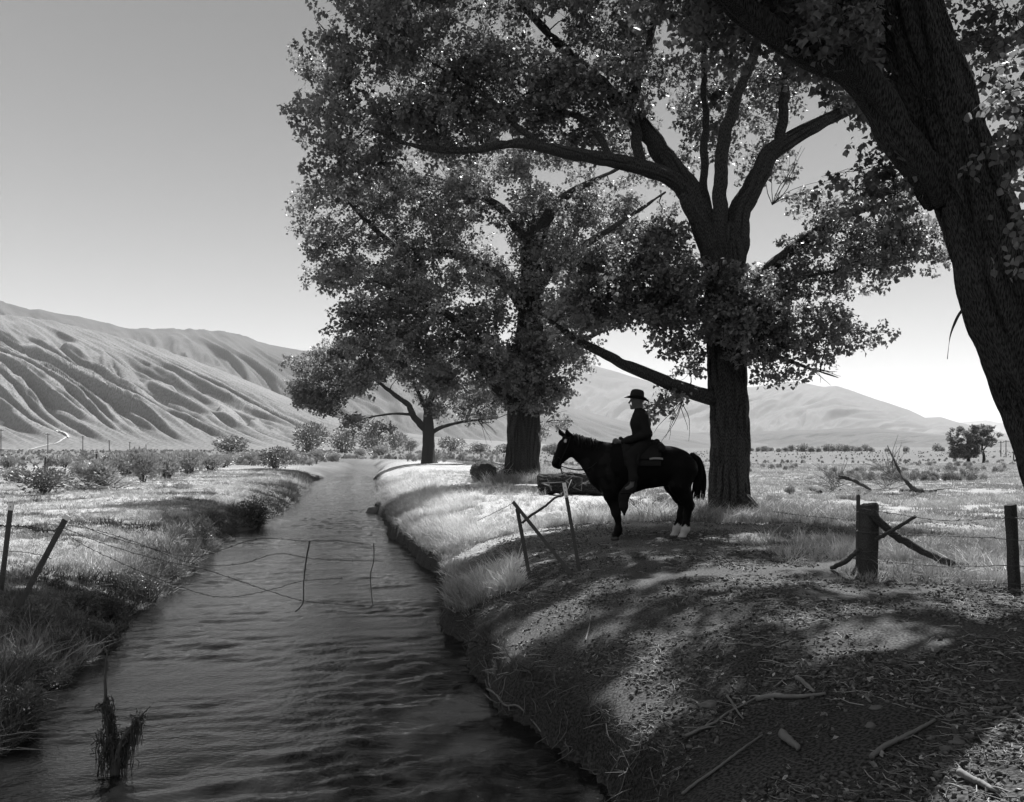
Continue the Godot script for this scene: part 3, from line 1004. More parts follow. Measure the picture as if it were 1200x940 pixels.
# the sunlit sprays that hang before the leaning trunk: every leaf on its own
func near_sprays(o: Node3D, d: float) -> void:
	rng.seed = 77
	var leaf_meshes: Array = []
	for k in 4:
		var mb := MB.new()
		mb.tone = 1.0
		var cup := rr(0.05, 0.18)
		var ring := [Vector2(0, 0), Vector2(-.3, -.1), Vector2(-.5, -.36), Vector2(-.36, -.66), Vector2(0, -1.0), Vector2(.36, -.66), Vector2(.5, -.36), Vector2(.3, -.1)]
		var c := mb.add(Vector3(0, -.45, 0))
		for q in ring:
			mb.add(Vector3(q.x, q.y, cup * absf(q.x) * 2.0 + rr(-.03, .03)))
		for q in 8:
			mb.tri(c, 1 + q, 1 + (q + 1) % 8)
		var m := mb.mesh()
		m.surface_set_material(0, M.leaf)
		leaf_meshes.append(m)
	var wood := MB.new()
	var org := o.position
	var sprays := [[1215, 90, 1120, 150], [1215, 110, 1155, 130], [1220, 160, 1150, 180], [1220, 170, 1125, 205], [1218, 215, 1160, 248], [1215, 240, 1160, 315], [1215, 290, 1185, 330], [1220, 130, 1180, 160], [1222, 60, 1160, 95], [1218, 190, 1175, 225], [1218, 260, 1185, 285]]
	var left := 260
	for s in sprays:
		var dd := rr(-.75, -.45)
		var a := P(s[0], s[1], d + dd)
		var b := P(s[2], s[3], d + dd - .1)
		var pts := PackedVector3Array()
		var rad := PackedFloat32Array()
		for k in 9:
			var u := k / 8.0
			pts.append(a.lerp(b, u) + Vector3(0, .1 * sin(u * PI), 0) + rball() * .012 - org)
			rad.append(.006 - .004 * u)
		wood.tube(pts, rad, 5, false)
		for k in 24:
			if left <= 0:
				break
			left -= 1
			var u := pow(rr(0.05, 1.0), 0.7)
			var p := pts[int(u * 8.0)] + rball() * .12 + Vector3(0, -.02, 0)
			var lf := MeshInstance3D.new()
			lf.name = "leaf"
			lf.mesh = leaf_meshes[k % 4]
			var sz := rr(.055, .085)
			lf.transform = Transform3D((Basis(Vector3.UP, rr(-1.2, 1.2)) * Basis(Vector3.RIGHT, rr(-.9, .5)) * Basis(Vector3.BACK, rr(-1.2, 1.2))).scaled(Vector3(sz, sz, sz)), p)
			o.add_child(lf, true)
	part(o, "branch", wood.mesh(), M.twig)

# ---------------------------------------------------------------- horse, tack and rider
# side view: columns and rows of the photograph, 72 of them to a metre; z towards the camera
const HD := 14.65
func q2(px: float, py: float, z: float) -> Vector3:
	return Vector3((px - 760.0) / 72.0, (630.0 - py) / 72.0, z)

func chain(f: Field, pts: Array, k: float, zs := 1.0) -> void:
	for n in pts.size() - 1:
		var a: Array = pts[n]
		var b: Array = pts[n + 1]
		f.cap(q2(a[0], a[1], a[2]), q2(b[0], b[1], b[2]), a[3] / 72.0, b[3] / 72.0, k, zs)

func make_horse(at: Vector3) -> void:
	var o := thing("horse", "black saddle horse with white hind socks standing sideways on the bank", "horse", at)
	var f := Field.new(Vector3(-1.65, -0.06, -0.42), Vector3(0.98, 1.9, 0.42), 0.0185)
	# barrel, quarters, shoulder and neck
	chain(f, [[714, 546, 0, 26], [735, 547, 0, 28.5], [765, 544, 0, 24.5], [786, 544, 0, 22]], 0.08, 0.72)
	chain(f, [[786, 545, 0, 22], [796, 545, 0, 19]], 0.08, 0.86)
	chain(f, [[716, 530, 0, 11], [738, 531, 0, 10]], 0.1, 0.6)
	chain(f, [[712, 560, 0, 18], [704, 556, 0, 14]], 0.1, 0.95)
	chain(f, [[714, 543, 0, 24], [702, 537, 0, 21], [685, 526, 0, 15], [673, 519, 0, 11.5]], 0.07, 0.52)
	# head: forehead, long nose bone, round jaw, muzzle and chin
	chain(f, [[669, 516, 0, 9.5], [663, 522, 0, 9.5], [656, 534, 0, 7], [652, 541, 0, 5.6]], 0.04, 0.62)
	chain(f, [[668, 524, 0, 9], [662, 530, 0, 7]], 0.05, 0.6)
	chain(f, [[652, 542, 0, 4.6], [655, 545, 0, 3.4]], 0.03, 0.7)
	chain(f, [[652, 538.5, 0.05, 1.8], [650.5, 541, 0.05, 1.6]], 0.02)
	chain(f, [[652, 538.5, -0.05, 1.8], [650.5, 541, -0.05, 1.6]], 0.02)
	for s in [-1.0, 1.0]:
		chain(f, [[665.5 + s * 3.2, 509, 0.055 * s, 2.9], [661 + s * 3.6, 505.5, 0.07 * s, 2.6], [659.5 + s * 4.4, 500.8, 0.075 * s, 0.8]], 0.02)
		f.cap(q2(661, 517, 0.085 * s), q2(663, 516, 0.085 * s), 0.022, 0.02, 0.03)
		# foreleg
		var e: float = 2.0 if s < 0.0 else 0.0
		chain(f, [[712 + e, 556, 0.13 * s, 14], [715 + e, 578, 0.15 * s, 8.6], [720 + e, 594, 0.14 * s, 5.4], [721 + e, 599, 0.14 * s, 5.3], [723 + e, 606, 0.13 * s, 3.7], [724 + e, 616, 0.13 * s, 3.5], [723.5 + e, 619.5, 0.13 * s, 4.4], [721 + e, 625, 0.13 * s, 3.7]], 0.035)
		chain(f, [[720.5 + e, 626, 0.13 * s, 4.4], [719 + e, 631, 0.13 * s, 5.4]], 0.012)
		# hind leg: stifle forward against the belly, hock behind, upright shank
		var h: float = -2.0 if s < 0.0 else 4.0
		chain(f, [[799, 548, 0.12 * s, 17], [793 + h * .4, 566, 0.15 * s, 12.5], [799 + h * .5, 580, 0.15 * s, 8.2], [804 + h * .4, 590, 0.14 * s, 6.0], [801 + h * .6, 600, 0.13 * s, 4.4], [799 + h * .8, 612, 0.13 * s, 3.9], [797.5 + h, 617, 0.13 * s, 4.9], [794.5 + h, 624, 0.13 * s, 3.9]], 0.04)
		chain(f, [[794 + h, 626, 0.13 * s, 4.6], [792 + h, 631, 0.13 * s, 5.6]], 0.012)
	f.floor_at(0.0)
	var mb := MB.new()
	f.mesh_into(mb, func(p: Vector3) -> float:
		if p.x > 0.35 and p.y < 0.235 + 0.02 * sin(p.x * 60.0 + p.z * 30.0) and p.y > 0.055:
			return 0.3
		if p.y < 0.055:
			return 0.05
		if absf(p.x + 1.36) < 0.02 and absf(p.y - 1.6) < 0.025:
			return 0.3
		return 0.007 + 0.003 * n_mid.get_noise_3d(p.x * 60.0, p.y * 60.0, p.z * 60.0))
	part(o, "body", mb.mesh(), M.horse)
	# tail, mane and forelock of separate locks
	rng.seed = 5
	var tl := MB.new()
	for k in 110:
		var u := k / 109.0
		var w := rr(-1, 1)
		var l := rr(0.75, 1.0)
		var pts := PackedVector3Array([q2(811 + rr(-2, 2), 530 + rr(-1, 3), rr(-.03, .03)), q2(817 + w * 3, 536 + rr(-1, 1), rr(-.05, .05)), q2(820 + w * 5.5, 551, rr(-.07, .07)), q2(819.5 + w * 7.0, 551 + 17 * l, rr(-.07, .07)), q2(817 + w * 8.0 + u * 2, 551 + 34 * l, rr(-.06, .06))])
		var sp := smooth_path(pts, PackedFloat32Array([.012, .012, .011, .009, .002]), 4)
		tl.tube(sp[0], sp[1], 4, false)
	part(o, "tail", tl.mesh(), M.hair)
	var mn := MB.new()
	for k in 90:
		var u := k / 89.0
		var cx := lerpf(670, 716, u)
		var cy := lerpf(506.5, 520.5, u) - 1.0 * sin(u * PI) + rr(-.4, .8)
		var z := rr(-.02, .06)
		var pts := PackedVector3Array([q2(cx, cy + 1.5, 0.0), q2(cx + rr(0, 2), cy + rr(-.6, .8), z), q2(cx + rr(0, 3), cy + rr(5, 8), z + .06 + .02 * u), q2(cx + rr(0, 4), cy + rr(10, 15), z + .09 + .03 * u)])
		mn.tube(pts, PackedFloat32Array([.01, .01, .008, .002]), 4, false)
	part(o, "mane", mn.mesh(), M.hair)
	var fl := MB.new()
	for k in 14:
		fl.tube(PackedVector3Array([q2(666, 507, rr(-.02, .02)), q2(661 + rr(-1, 1), 509, rr(-.03, .03)), q2(658.5 + rr(-1, 1), 516 + rr(-2, 2), rr(-.03, .03))]), PackedFloat32Array([.008, .007, .002]), 4, false)
	part(o, "forelock", fl.mesh(), M.hair)
	make_tack(at)
	make_rider(at)

# an arched sheet of leather or wool laid over the barrel
func arch(x0: float, x1: float, cy: float, ry: float, rz: float, a0: float, a1: float, thick: float, dip: float) -> ArrayMesh:
	var mb := MB.new()
	var nu := 22
	var nx := 12
	for side in 2:
		var g := thick if side == 0 else 0.0
		for a in nu + 1:
			var an := lerpf(a0, a1, float(a) / nu)
			var low := absf(an) / maxf(absf(a0), absf(a1))
			for b in nx + 1:
				var u := float(b) / nx
				var cut := 1.0 - 0.1 * low * low * absf(u - 0.5) * 2.0
				var px := lerpf(x0, x1, 0.5 + (u - 0.5) * cut)
				var yy := (630.0 - cy) / 72.0 + cos(an) * (ry / 72.0 + g) - dip / 72.0 * sin(u * PI) * cos(an)
				mb.add(Vector3((px - 760.0) / 72.0, yy, sin(an) * (rz / 72.0 + g)))
	var w := nx + 1
	var half := (nu + 1) * w
	for a in nu:
		for b in nx:
			var s := a * w + b
			mb.quad(s, s + 1, s + w + 1, s + w)
			mb.quad(half + s, half + s + w, half + s + w + 1, half + s + 1)
	for a in nu:
		for b in [0, nx]:
			var s: int = a * w + b
			mb.quad(s, s + w, half + s + w, half + s)
	for b in nx:
		for a in [0, nu]:
			var s: int = a * w + b
			mb.quad(s, s + 1, half + s + 1, half + s)
	return mb.mesh()

func blob(pts: Array, k: float, zs: float, cell: float, extra: Array = []) -> ArrayMesh:
	var lo := Vector3(99, 99, 99)
	var hi := -lo
	for p in pts + extra:
		var v := q2(p[0], p[1], p[2])
		var m: float = p[3] / 72.0 + 0.06
		lo = lo.min(v - Vector3(m, m, m + 0.1))
		hi = hi.max(v + Vector3(m, m, m + 0.1))
	var f := Field.new(lo, hi, cell)
	chain(f, pts, k, zs)
	if extra.size() > 1:
		chain(f, extra, k, zs)
	var mb := MB.new()
	f.mesh_into(mb, plain)
	return mb.mesh()

func strap(b: Node3D, pts: Array, r: float, called: String) -> void:
	var pp := PackedVector3Array()
	var ra := PackedFloat32Array()
	for p in pts:
		pp.append(q2(p[0], p[1], p[2]))
		ra.append(r)
	var sp := smooth_path(pp, ra, 5)
	var mb := MB.new()
	mb.tube(sp[0], sp[1], 6)
	part(b, called, mb.mesh(), M.leather)

func make_tack(at: Vector3) -> void:
	var o := thing("saddle", "dark stock saddle with pale blanket edge on the black horse's back", "saddle", at)
	part(o, "blanket", arch(727, 773, 547, 29.2, 21.6, -1.45, 1.45, 0.014, 2.0), M.wool)
	for s in [-1.0, 1.0]:
		part(o, "blanket_edge", arch(757, 774, 546, 30.5, 23.4, 1.2 * s, 1.27 * s, 0.016, -2.0), M.fleece)
	part(o, "skirt", arch(729, 770, 546.5, 30.6, 23.2, -1.2, 1.2, 0.016, 2.5), M.leather)
	part(o, "seat", blob([[735, 519, 0, 3.5], [742, 520, 0, 5], [756, 520.5, 0, 6.0], [764, 518, 0, 5]], 0.05, 2.2, 0.016), M.leather)
	part(o, "cantle", blob([[766, 519, -.12, 3], [769.5, 516.5, 0, 3.6], [766, 519, .12, 3]], 0.03, 1.0, 0.012), M.leather)
	part(o, "horn", blob([[733, 520, 0, 3.2], [729.5, 513.5, 0, 1.8], [727.5, 512.5, 0, 2.7]], 0.02, 1.0, 0.01), M.leather)
	part(o, "bedroll", blob([[772, 523, -.24, 5], [772.5, 521, 0, 5], [772, 523, .24, 5]], 0.02, 1.0, 0.016), M.leather)
	var cinch := MB.new()
	for s in [-1.0, 1.0]:
		for k in 1:
			var pts := PackedVector3Array()
			var rad := PackedFloat32Array()
			for a in 9:
				var an: float = lerpf(1.1, PI, a / 8.0) * s
				pts.append(q2(735, 547, 0) + Vector3(0, cos(an) * 29.5 / 72.0, sin(an) * 21.5 / 72.0))
				rad.append(0.022)
			cinch.tube(pts, rad, 6)
	part(o, "cinch", cinch.mesh(), M.leather)
	for s in [-1.0, 1.0]:
		part(o, "fender", blob([[744, 531, .33 * s, 3.4], [738, 550, .39 * s, 4.2], [735, 561, .4 * s, 2.6]], 0.05, 0.35, 0.012), M.leather)
		var st := part(o, "stirrup", blob([[735, 562, .4 * s, 2.4], [732, 571, .4 * s, 5.4], [728, 577, .4 * s, 5.6], [727.5, 590, .4 * s, 4.4], [728, 599, .4 * s, 1.4]], 0.05, 0.75, 0.013), M.leather)
		st.set_meta("label", "long leather hood hanging over the stirrup")
	var b := thing("bridle", "thin leather bridle with slack reins on the horse's head", "bridle", at)
	for s in [-1.0, 1.0]:
		strap(b, [[668, 505.5, 0], [668, 510, .09 * s], [665, 520, .095 * s], [658, 536, .07 * s], [655.5, 543, .06 * s]], 0.009, "cheek_strap")
		strap(b, [[655.5, 543, .06 * s], [662, 546, .1 * s], [674, 548.5, .16 * s], [686, 548, .2 * s], [698, 540, .19 * s], [708, 528, .12 * s], [716, 518.5, .06 * s], [721, 516.5, .03 * s]], 0.008, "rein")
		strap(b, [[655.5, 543, .06 * s], [657.5, 548, .06 * s], [659, 553.5, .06 * s]], 0.009, "bit_shank")
	strap(b, [[652.5, 533.5, 0], [655, 535, .075], [660, 540, .045], [661.5, 541, 0], [660, 540, -.045], [655, 535, -.075], [652.5, 533.5, 0]], 0.008, "noseband")
	strap(b, [[660.5, 509.5, 0], [663, 511, .09], [668, 511, .085]], 0.008, "browband")
	strap(b, [[659, 551, .06], [668, 554, .1], [680, 553.5, .14], [690, 551, .2]], 0.006, "rope")

func make_rider(at: Vector3) -> void:
	var o := thing("person", "rider in dark shirt and wide brimmed hat sitting upright on the horse", "person", at)
	var arms := []
	# body: one figure, head, neck, trunk, arms, hands, legs, feet
	var f := Field.new(Vector3(-0.68, 0.7, -0.52), Vector3(0.16, 2.16, 0.52), 0.0135)
	chain(f, [[752.5, 519, 0, 9.5], [752, 508, 0, 9], [751, 494, 0, 10], [750, 486, 0, 7.5]], 0.05, 1.3)
	for s in [-1.0, 1.0]:
		chain(f, [[750, 486, .05 * s, 6.5], [751, 486.5, .17 * s, 4.6], [755.5, 506.5, .25 * s, 3.4], [738, 513, .16 * s, 2.8], [727, 516, .06 * s, 2.1]], 0.03)
		chain(f, [[752, 521, .11 * s, 8.2], [736, 534, .3 * s, 6.2], [737, 542, .37 * s, 4.6], [738, 558, .43 * s, 3.4], [737, 566, .43 * s, 3.0], [730, 570, .43 * s, 2.7]], 0.03)
	chain(f, [[749.5, 484, 0, 4.2], [747.5, 474, 0, 4.1]], 0.04)
	var mb := MB.new()
	f.mesh_into(mb, plain)
	# head: skull, jaw, brow, nose, lips, chin, ears
	f = Field.new(Vector3(-0.36, 2.06, -0.13), Vector3(-0.06, 2.42, 0.13), 0.0055)
	chain(f, [[747.5, 466, 0, 6.6], [745.5, 466, 0, 6.2]], 0.04, 0.86)
	chain(f, [[746, 470, 0, 5.2], [742.2, 474.6, 0, 2.8]], 0.04, 0.86)
	chain(f, [[740.2, 465.4, -.03, 1.2], [740.2, 465.4, .03, 1.2]], 0.012)
	chain(f, [[739.6, 466.4, 0, .8], [737.4, 470.3, 0, 1.15]], 0.01)
	chain(f, [[738.4, 472.6, -.016, .62], [738.4, 472.6, .016, .62]], 0.006)
	chain(f, [[738.8, 473.9, -.014, .7], [738.8, 473.9, .014, .7]], 0.006)
	chain(f, [[740.2, 476.2, 0, 1.8], [741.5, 475.8, 0, 2]], 0.015)
	for s in [-1.0, 1.0]:
		chain(f, [[747, 467, .086 * s, 1.3], [747.5, 470.5, .082 * s, .9]], 0.008, 0.6)
		f.cap(q2(739.9, 467.6, .032 * s), q2(740.1, 467.6, .03 * s), .011, .011, .006)
	chain(f, [[748, 470, 0, 4.6], [749, 480, 0, 4.3]], 0.03)
	f.mesh_into(mb, plain)
	# hands closed on the reins: palm, four fingers curling over, thumb on top
	for s in [-1.0, 1.0]:
		var wx := 727.0
		var c := q2(wx, 516, .06 * s)
		f = Field.new(c + Vector3(-0.2, -0.11, -0.11), c + Vector3(0.06, 0.1, 0.11), 0.0048)
		f.cap(q2(728, 516, .06 * s), q2(722.5, 515.8, .05 * s), .026, .03, .02)
		f.cap(q2(722.5, 514.2, .045 * s), q2(721.5, 517.2, .045 * s), .022, .022, .02)
		for g in 4:
			var y := 513.6 + g * 1.35
			var ln: float = [1.0, 1.12, 1.05, .85][g]
			var k0 := q2(721.6, y, (.07 - .012) * s)
			var k1 := k0 + Vector3(-.036 * ln, -.004, -.006 * s)
			var k2 := k1 + Vector3(-.004, -.014, -.03 * ln * s)
			var k3 := k2 + Vector3(.022 * ln, -.004, -.012 * s)
			f.cap(k0, k1, .0105, .0098, .006)
			f.cap(k1, k2, .0098, .009, .004)
			f.cap(k2, k3, .009, .008, .004)
		f.cap(q2(725, 513.8, .04 * s), q2(721.8, 512.4, .03 * s), .013, .011, .008)
		f.cap(q2(721.8, 512.4, .03 * s), q2(719.4, 512.9, .026 * s), .0105, .009, .004)
		f.mesh_into(mb, plain)
	part(o, "body", mb.mesh(), M.skin)
	# shirt
	f = Field.new(Vector3(-0.6, 1.4, -0.42), Vector3(0.16, 2.16, 0.42), 0.0135)
	chain(f, [[752.5, 520, 0, 10.6], [752, 508, 0, 10.2], [750.5, 494, 0, 11.4], [750.5, 486, 0, 9]], 0.05, 1.3)
	chain(f, [[749.5, 483, 0, 5.6], [748.6, 479.4, 0, 5.2]], 0.03)
	for s in [-1.0, 1.0]:
		chain(f, [[750, 486, .05 * s, 7.6], [751.5, 487, .17 * s, 6.0], [756.5, 507, .25 * s, 5.0], [738, 513.5, .16 * s, 4.0], [730, 515.6, .085 * s, 3.3]], 0.035)
	mb = MB.new()
	f.mesh_into(mb, plain)
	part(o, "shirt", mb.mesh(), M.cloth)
	# trousers and boots
	f = Field.new(Vector3(-0.5, 0.95, -0.58), Vector3(0.14, 1.68, 0.58), 0.0145)
	chain(f, [[752.5, 517, 0, 10.2], [752.5, 521, 0, 10.2]], 0.04, 1.3)
	for s in [-1.0, 1.0]:
		chain(f, [[752, 521, .11 * s, 9.2], [736, 534, .3 * s, 7.4], [736.5, 542, .37 * s, 5.6], [738, 556, .43 * s, 4.8], [738, 562, .43 * s, 4.8]], 0.035)
	mb = MB.new()
	f.mesh_into(mb, plain)
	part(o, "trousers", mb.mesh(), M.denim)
	for s in [-1.0, 1.0]:
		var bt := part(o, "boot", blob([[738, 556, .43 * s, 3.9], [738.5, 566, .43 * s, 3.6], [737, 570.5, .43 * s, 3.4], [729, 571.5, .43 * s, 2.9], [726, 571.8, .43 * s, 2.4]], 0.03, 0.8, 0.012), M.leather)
		var sole := MB.new()
		sole.box(q2(731, 574.2, .43 * s), Vector3(.11, .012, .038))
		part(bt, "sole", sole.mesh(), M.leather)
	# hat: pinched crown, band, brim curled up at the sides and dipping behind
	var hat := MB.new()
	var prof := [[0.0, .112, 0.0], [.0, .112, .004], [.04, .108, .0], [.085, .104, .0], [.12, .1, 0], [.146, .09, 0], [.156, .066, 0], [.15, .03, 0], [.146, 0.001, 0]]
	var n := 36
	for k in prof.size():
		for a in n:
			var an := TAU * a / n
			var r: float = prof[k][1]
			var y: float = prof[k][0]
			var x := cos(an) * r * 1.08
			var z := sin(an) * r * 0.86
			if k >= 4:
				y -= 0.022 * exp(-pow(z / 0.03, 2.0)) * (1.0 if k >= 5 else 0.4)
				z *= 1.0 - 0.22 * smoothstep(0.2, -1.0, cos(an)) * 0.6
			hat.add(Vector3(x, y, z))
	for k in prof.size() - 1:
		for a in n:
			var w := (a + 1) % n
			hat.quad(k * n + a, k * n + w, (k + 1) * n + w, (k + 1) * n + a)
	var brim := MB.new()
	for side in 2:
		for k in 8:
			var u := k / 7.0
			for a in n:
				var an := TAU * a / n
				var rx := lerpf(.108 * 1.08, .2, u)
				var rz := lerpf(.108 * .86, .175, u)
				var y := u * u * (0.05 * pow(absf(sin(an)), 2.0) - 0.014 * pow(absf(cos(an)), 3.0)) + (0.004 if side == 0 else -0.004)
				brim.add(Vector3(cos(an) * rx, y, sin(an) * rz))
	for side in 2:
		for k in 7:
			for a in n:
				var w := (a + 1) % n
				var s := side * 8 * n
				if side == 1:
					brim.quad(s + k * n + a, s + k * n + w, s + (k + 1) * n + w, s + (k + 1) * n + a)
				else:
					brim.quad(s + k * n + a, s + (k + 1) * n + a, s + (k + 1) * n + w, s + k * n + w)
	for a in n:
		var w := (a + 1) % n
		brim.quad(7 * n + a, 7 * n + w, 15 * n + w, 15 * n + a)
	var hp := part(o, "hat", hat.mesh(), M.felt)
	hp.position = q2(746, 465.6, 0)
	hp.rotation.z = deg_to_rad(-9.0)
	part(hp, "brim", brim.mesh(), M.felt)
	var band := MB.new()
	for k in 2:
		for a in n:
			var an := TAU * a / n
			band.add(Vector3(cos(an) * (.1155 - k * .003) * 1.08, .006 + k * .02, sin(an) * (.1155 - k * .003) * .86))
	for a in n:
		var w := (a + 1) % n
		band.quad(a, w, n + w, n + a)
	part(hp, "hat_band", band.mesh(), M.band)

# ---------------------------------------------------------------- fences, poles, dead wood
func round_post(o: Node3D, called: String, a: Vector3, b: Vector3, ra: float, rb: float, mat: Material, sides := 22) -> MeshInstance3D:
	var pts := PackedVector3Array()
	var rad := PackedFloat32Array()
	for k in 15:
		var u := k / 14.0
		pts.append(a.lerp(b, u) + Vector3(n_mid.get_noise_2d(u * 60.0, a.x * 90.0), 0, n_mid.get_noise_2d(u * 60.0, a.z * 90.0 + 40.0)) * ra * 0.12)
		rad.append(lerpf(ra, rb, u))
	# a worn, slightly domed top
	pts.append(b + (b - a).normalized() * rb * 0.1)
	rad.append(rb * 0.86)
	pts.append(b + (b - a).normalized() * rb * 0.16)
	rad.append(rb * 0.5)
	var m := bark_tube(pts, rad, sides, ra * 0.12, a.x * 31.0)
	return part(o, called, m, mat)

func steel_post(label: String, a: Vector3, b: Vector3, w: float, painted: float, group: String) -> Node3D:
	var o := thing("steel_post", label, "fence post", a, 0.0, group)
	var dir := (b - a).normalized()
	var side := dir.cross(Vector3(0, 0, 1)).normalized()
	var bs := Basis(side, dir, side.cross(dir))
	var mb := MB.new()
	var L := a.distance_to(b)
	# T section: a flange and a web with studs up its face
	mb.box(dir * (L * 0.5 - 0.08), Vector3(w, L * 0.5 + 0.08, w * 0.16), bs)
	mb.box(dir * (L * 0.5 - 0.08) - bs.z * w * 0.55, Vector3(w * 0.18, L * 0.5 + 0.075, w * 0.42), bs)
	for k in int(L / 0.055):
		mb.box(dir * (0.03 + k * 0.055) + bs.z * w * 0.24, Vector3(w * 0.25, 0.007, w * 0.12), bs)
	part(o, "stake", mb.mesh(false), M.iron)
	if painted > 0.0:
		var pm := MB.new()
		pm.box(dir * (L - painted * 0.5 + 0.003), Vector3(w * 1.06, painted * 0.5, w * 0.24), bs)
		pm.box(dir * (L - painted * 0.5 + 0.003) - bs.z * w * 0.6, Vector3(w * 0.26, painted * 0.5 - .003, w * 0.42), bs)
		part(o, "painted_tip", pm.mesh(false), M.paint)
	return o

func wire(label: String, keys: Array, r: float, barbs: bool, group: String) -> void:
	var pts := PackedVector3Array()
	var rad := PackedFloat32Array()
	for k in keys:
		pts.append(k)
		rad.append(r)
	var org: Vector3 = keys[0]
	var sp := smooth_path(pts, rad, 14)
	var q: PackedVector3Array = sp[0]
	for k in q.size():
		q[k] += rball() * r * 1.5 - org
	var o := thing("barbed_wire" if barbs else "wire", label, "wire", org, 0.0, group)
	var mb := MB.new()
	mb.tube(q, sp[1], 5)
	part(o, "strand", mb.mesh(), M.iron)
	if barbs:
		var bm := MB.new()
		var run := 0.0
		for k in range(1, q.size()):
			run += q[k].distance_to(q[k - 1])
			if run > 0.13:
				run = 0.0
				for h in 2:
					var v := rball().normalized() * r * 5.0
					bm.tube(PackedVector3Array([q[k] - v, q[k], q[k] + v]), PackedFloat32Array([r * .3, r * 1.2, r * .3]), 4, false)
		var bp := part(o, "barb", bm.mesh(), M.iron)
		bp.set_meta("kind", "stuff")

func stick(called: String, label: String, category: String, keys: Array, r0: float, r1: float, mat: Material, forks: int, group := "") -> Node3D:
	var pts := PackedVector3Array()
	var rad := PackedFloat32Array()
	for k in keys.size():
		pts.append(keys[k])
		rad.append(lerpf(r0, r1, float(k) / (keys.size() - 1)))
	var org: Vector3 = keys[0]
	var sp := smooth_path(pts, rad, 7)
	var q: PackedVector3Array = sp[0]
	for k in q.size():
		q[k] += rball() * sp[1][k] * 0.22 - org
	var o := thing(called, label, category, org, 0.0, group)
	part(o, "stem", bark_tube(q, sp[1], 12, r0 * 0.16, org.x * 13.0), mat)
	for k in forks:
		var s := rng.randi_range(2, q.size() - 2)
		var dir := ((q[mini(s + 1, q.size() - 1)] - q[s - 1]).normalized() + rball() * 0.9).normalized()
		dir.y = absf(dir.y) * 0.4
		var L := rr(4.0, 14.0) * r0
		var tp := PackedVector3Array([q[s], q[s] + dir * L * .5 + rball() * L * .1, q[s] + dir * L])
		var tr := PackedFloat32Array([sp[1][s] * .55, sp[1][s] * .4, sp[1][s] * .15])
		var mb := MB.new()
		mb.tube(tp, tr, 6)
		part(o, "twig", mb.mesh(), mat)
	return o

func on_ground(px: float, py: float) -> Vector3:
	# the spot of the land seen at that place of the photograph
	var d := 3.0
	var st := 0.05
	while d < 900.0:
		var p := P(px, py, d)
		if p.y <= land(p.x, d).x:
			return ground_at(p.x, d)
		st = maxf(0.03, d * 0.004)
		d += st
	return P(px, py, 900.0)

func lay(px0: float, py0: float, px1: float, py1: float, n: int, lift: float, wig: float) -> Array:
	var out := []
	for k in n:
		var u := float(k) / (n - 1)
		var p := on_ground(lerpf(px0, px1, u), lerpf(py0, py1, u))
		out.append(p + Vector3(rr(-wig, wig), lift + rr(0, wig * .6), rr(-wig, wig)))
	return out

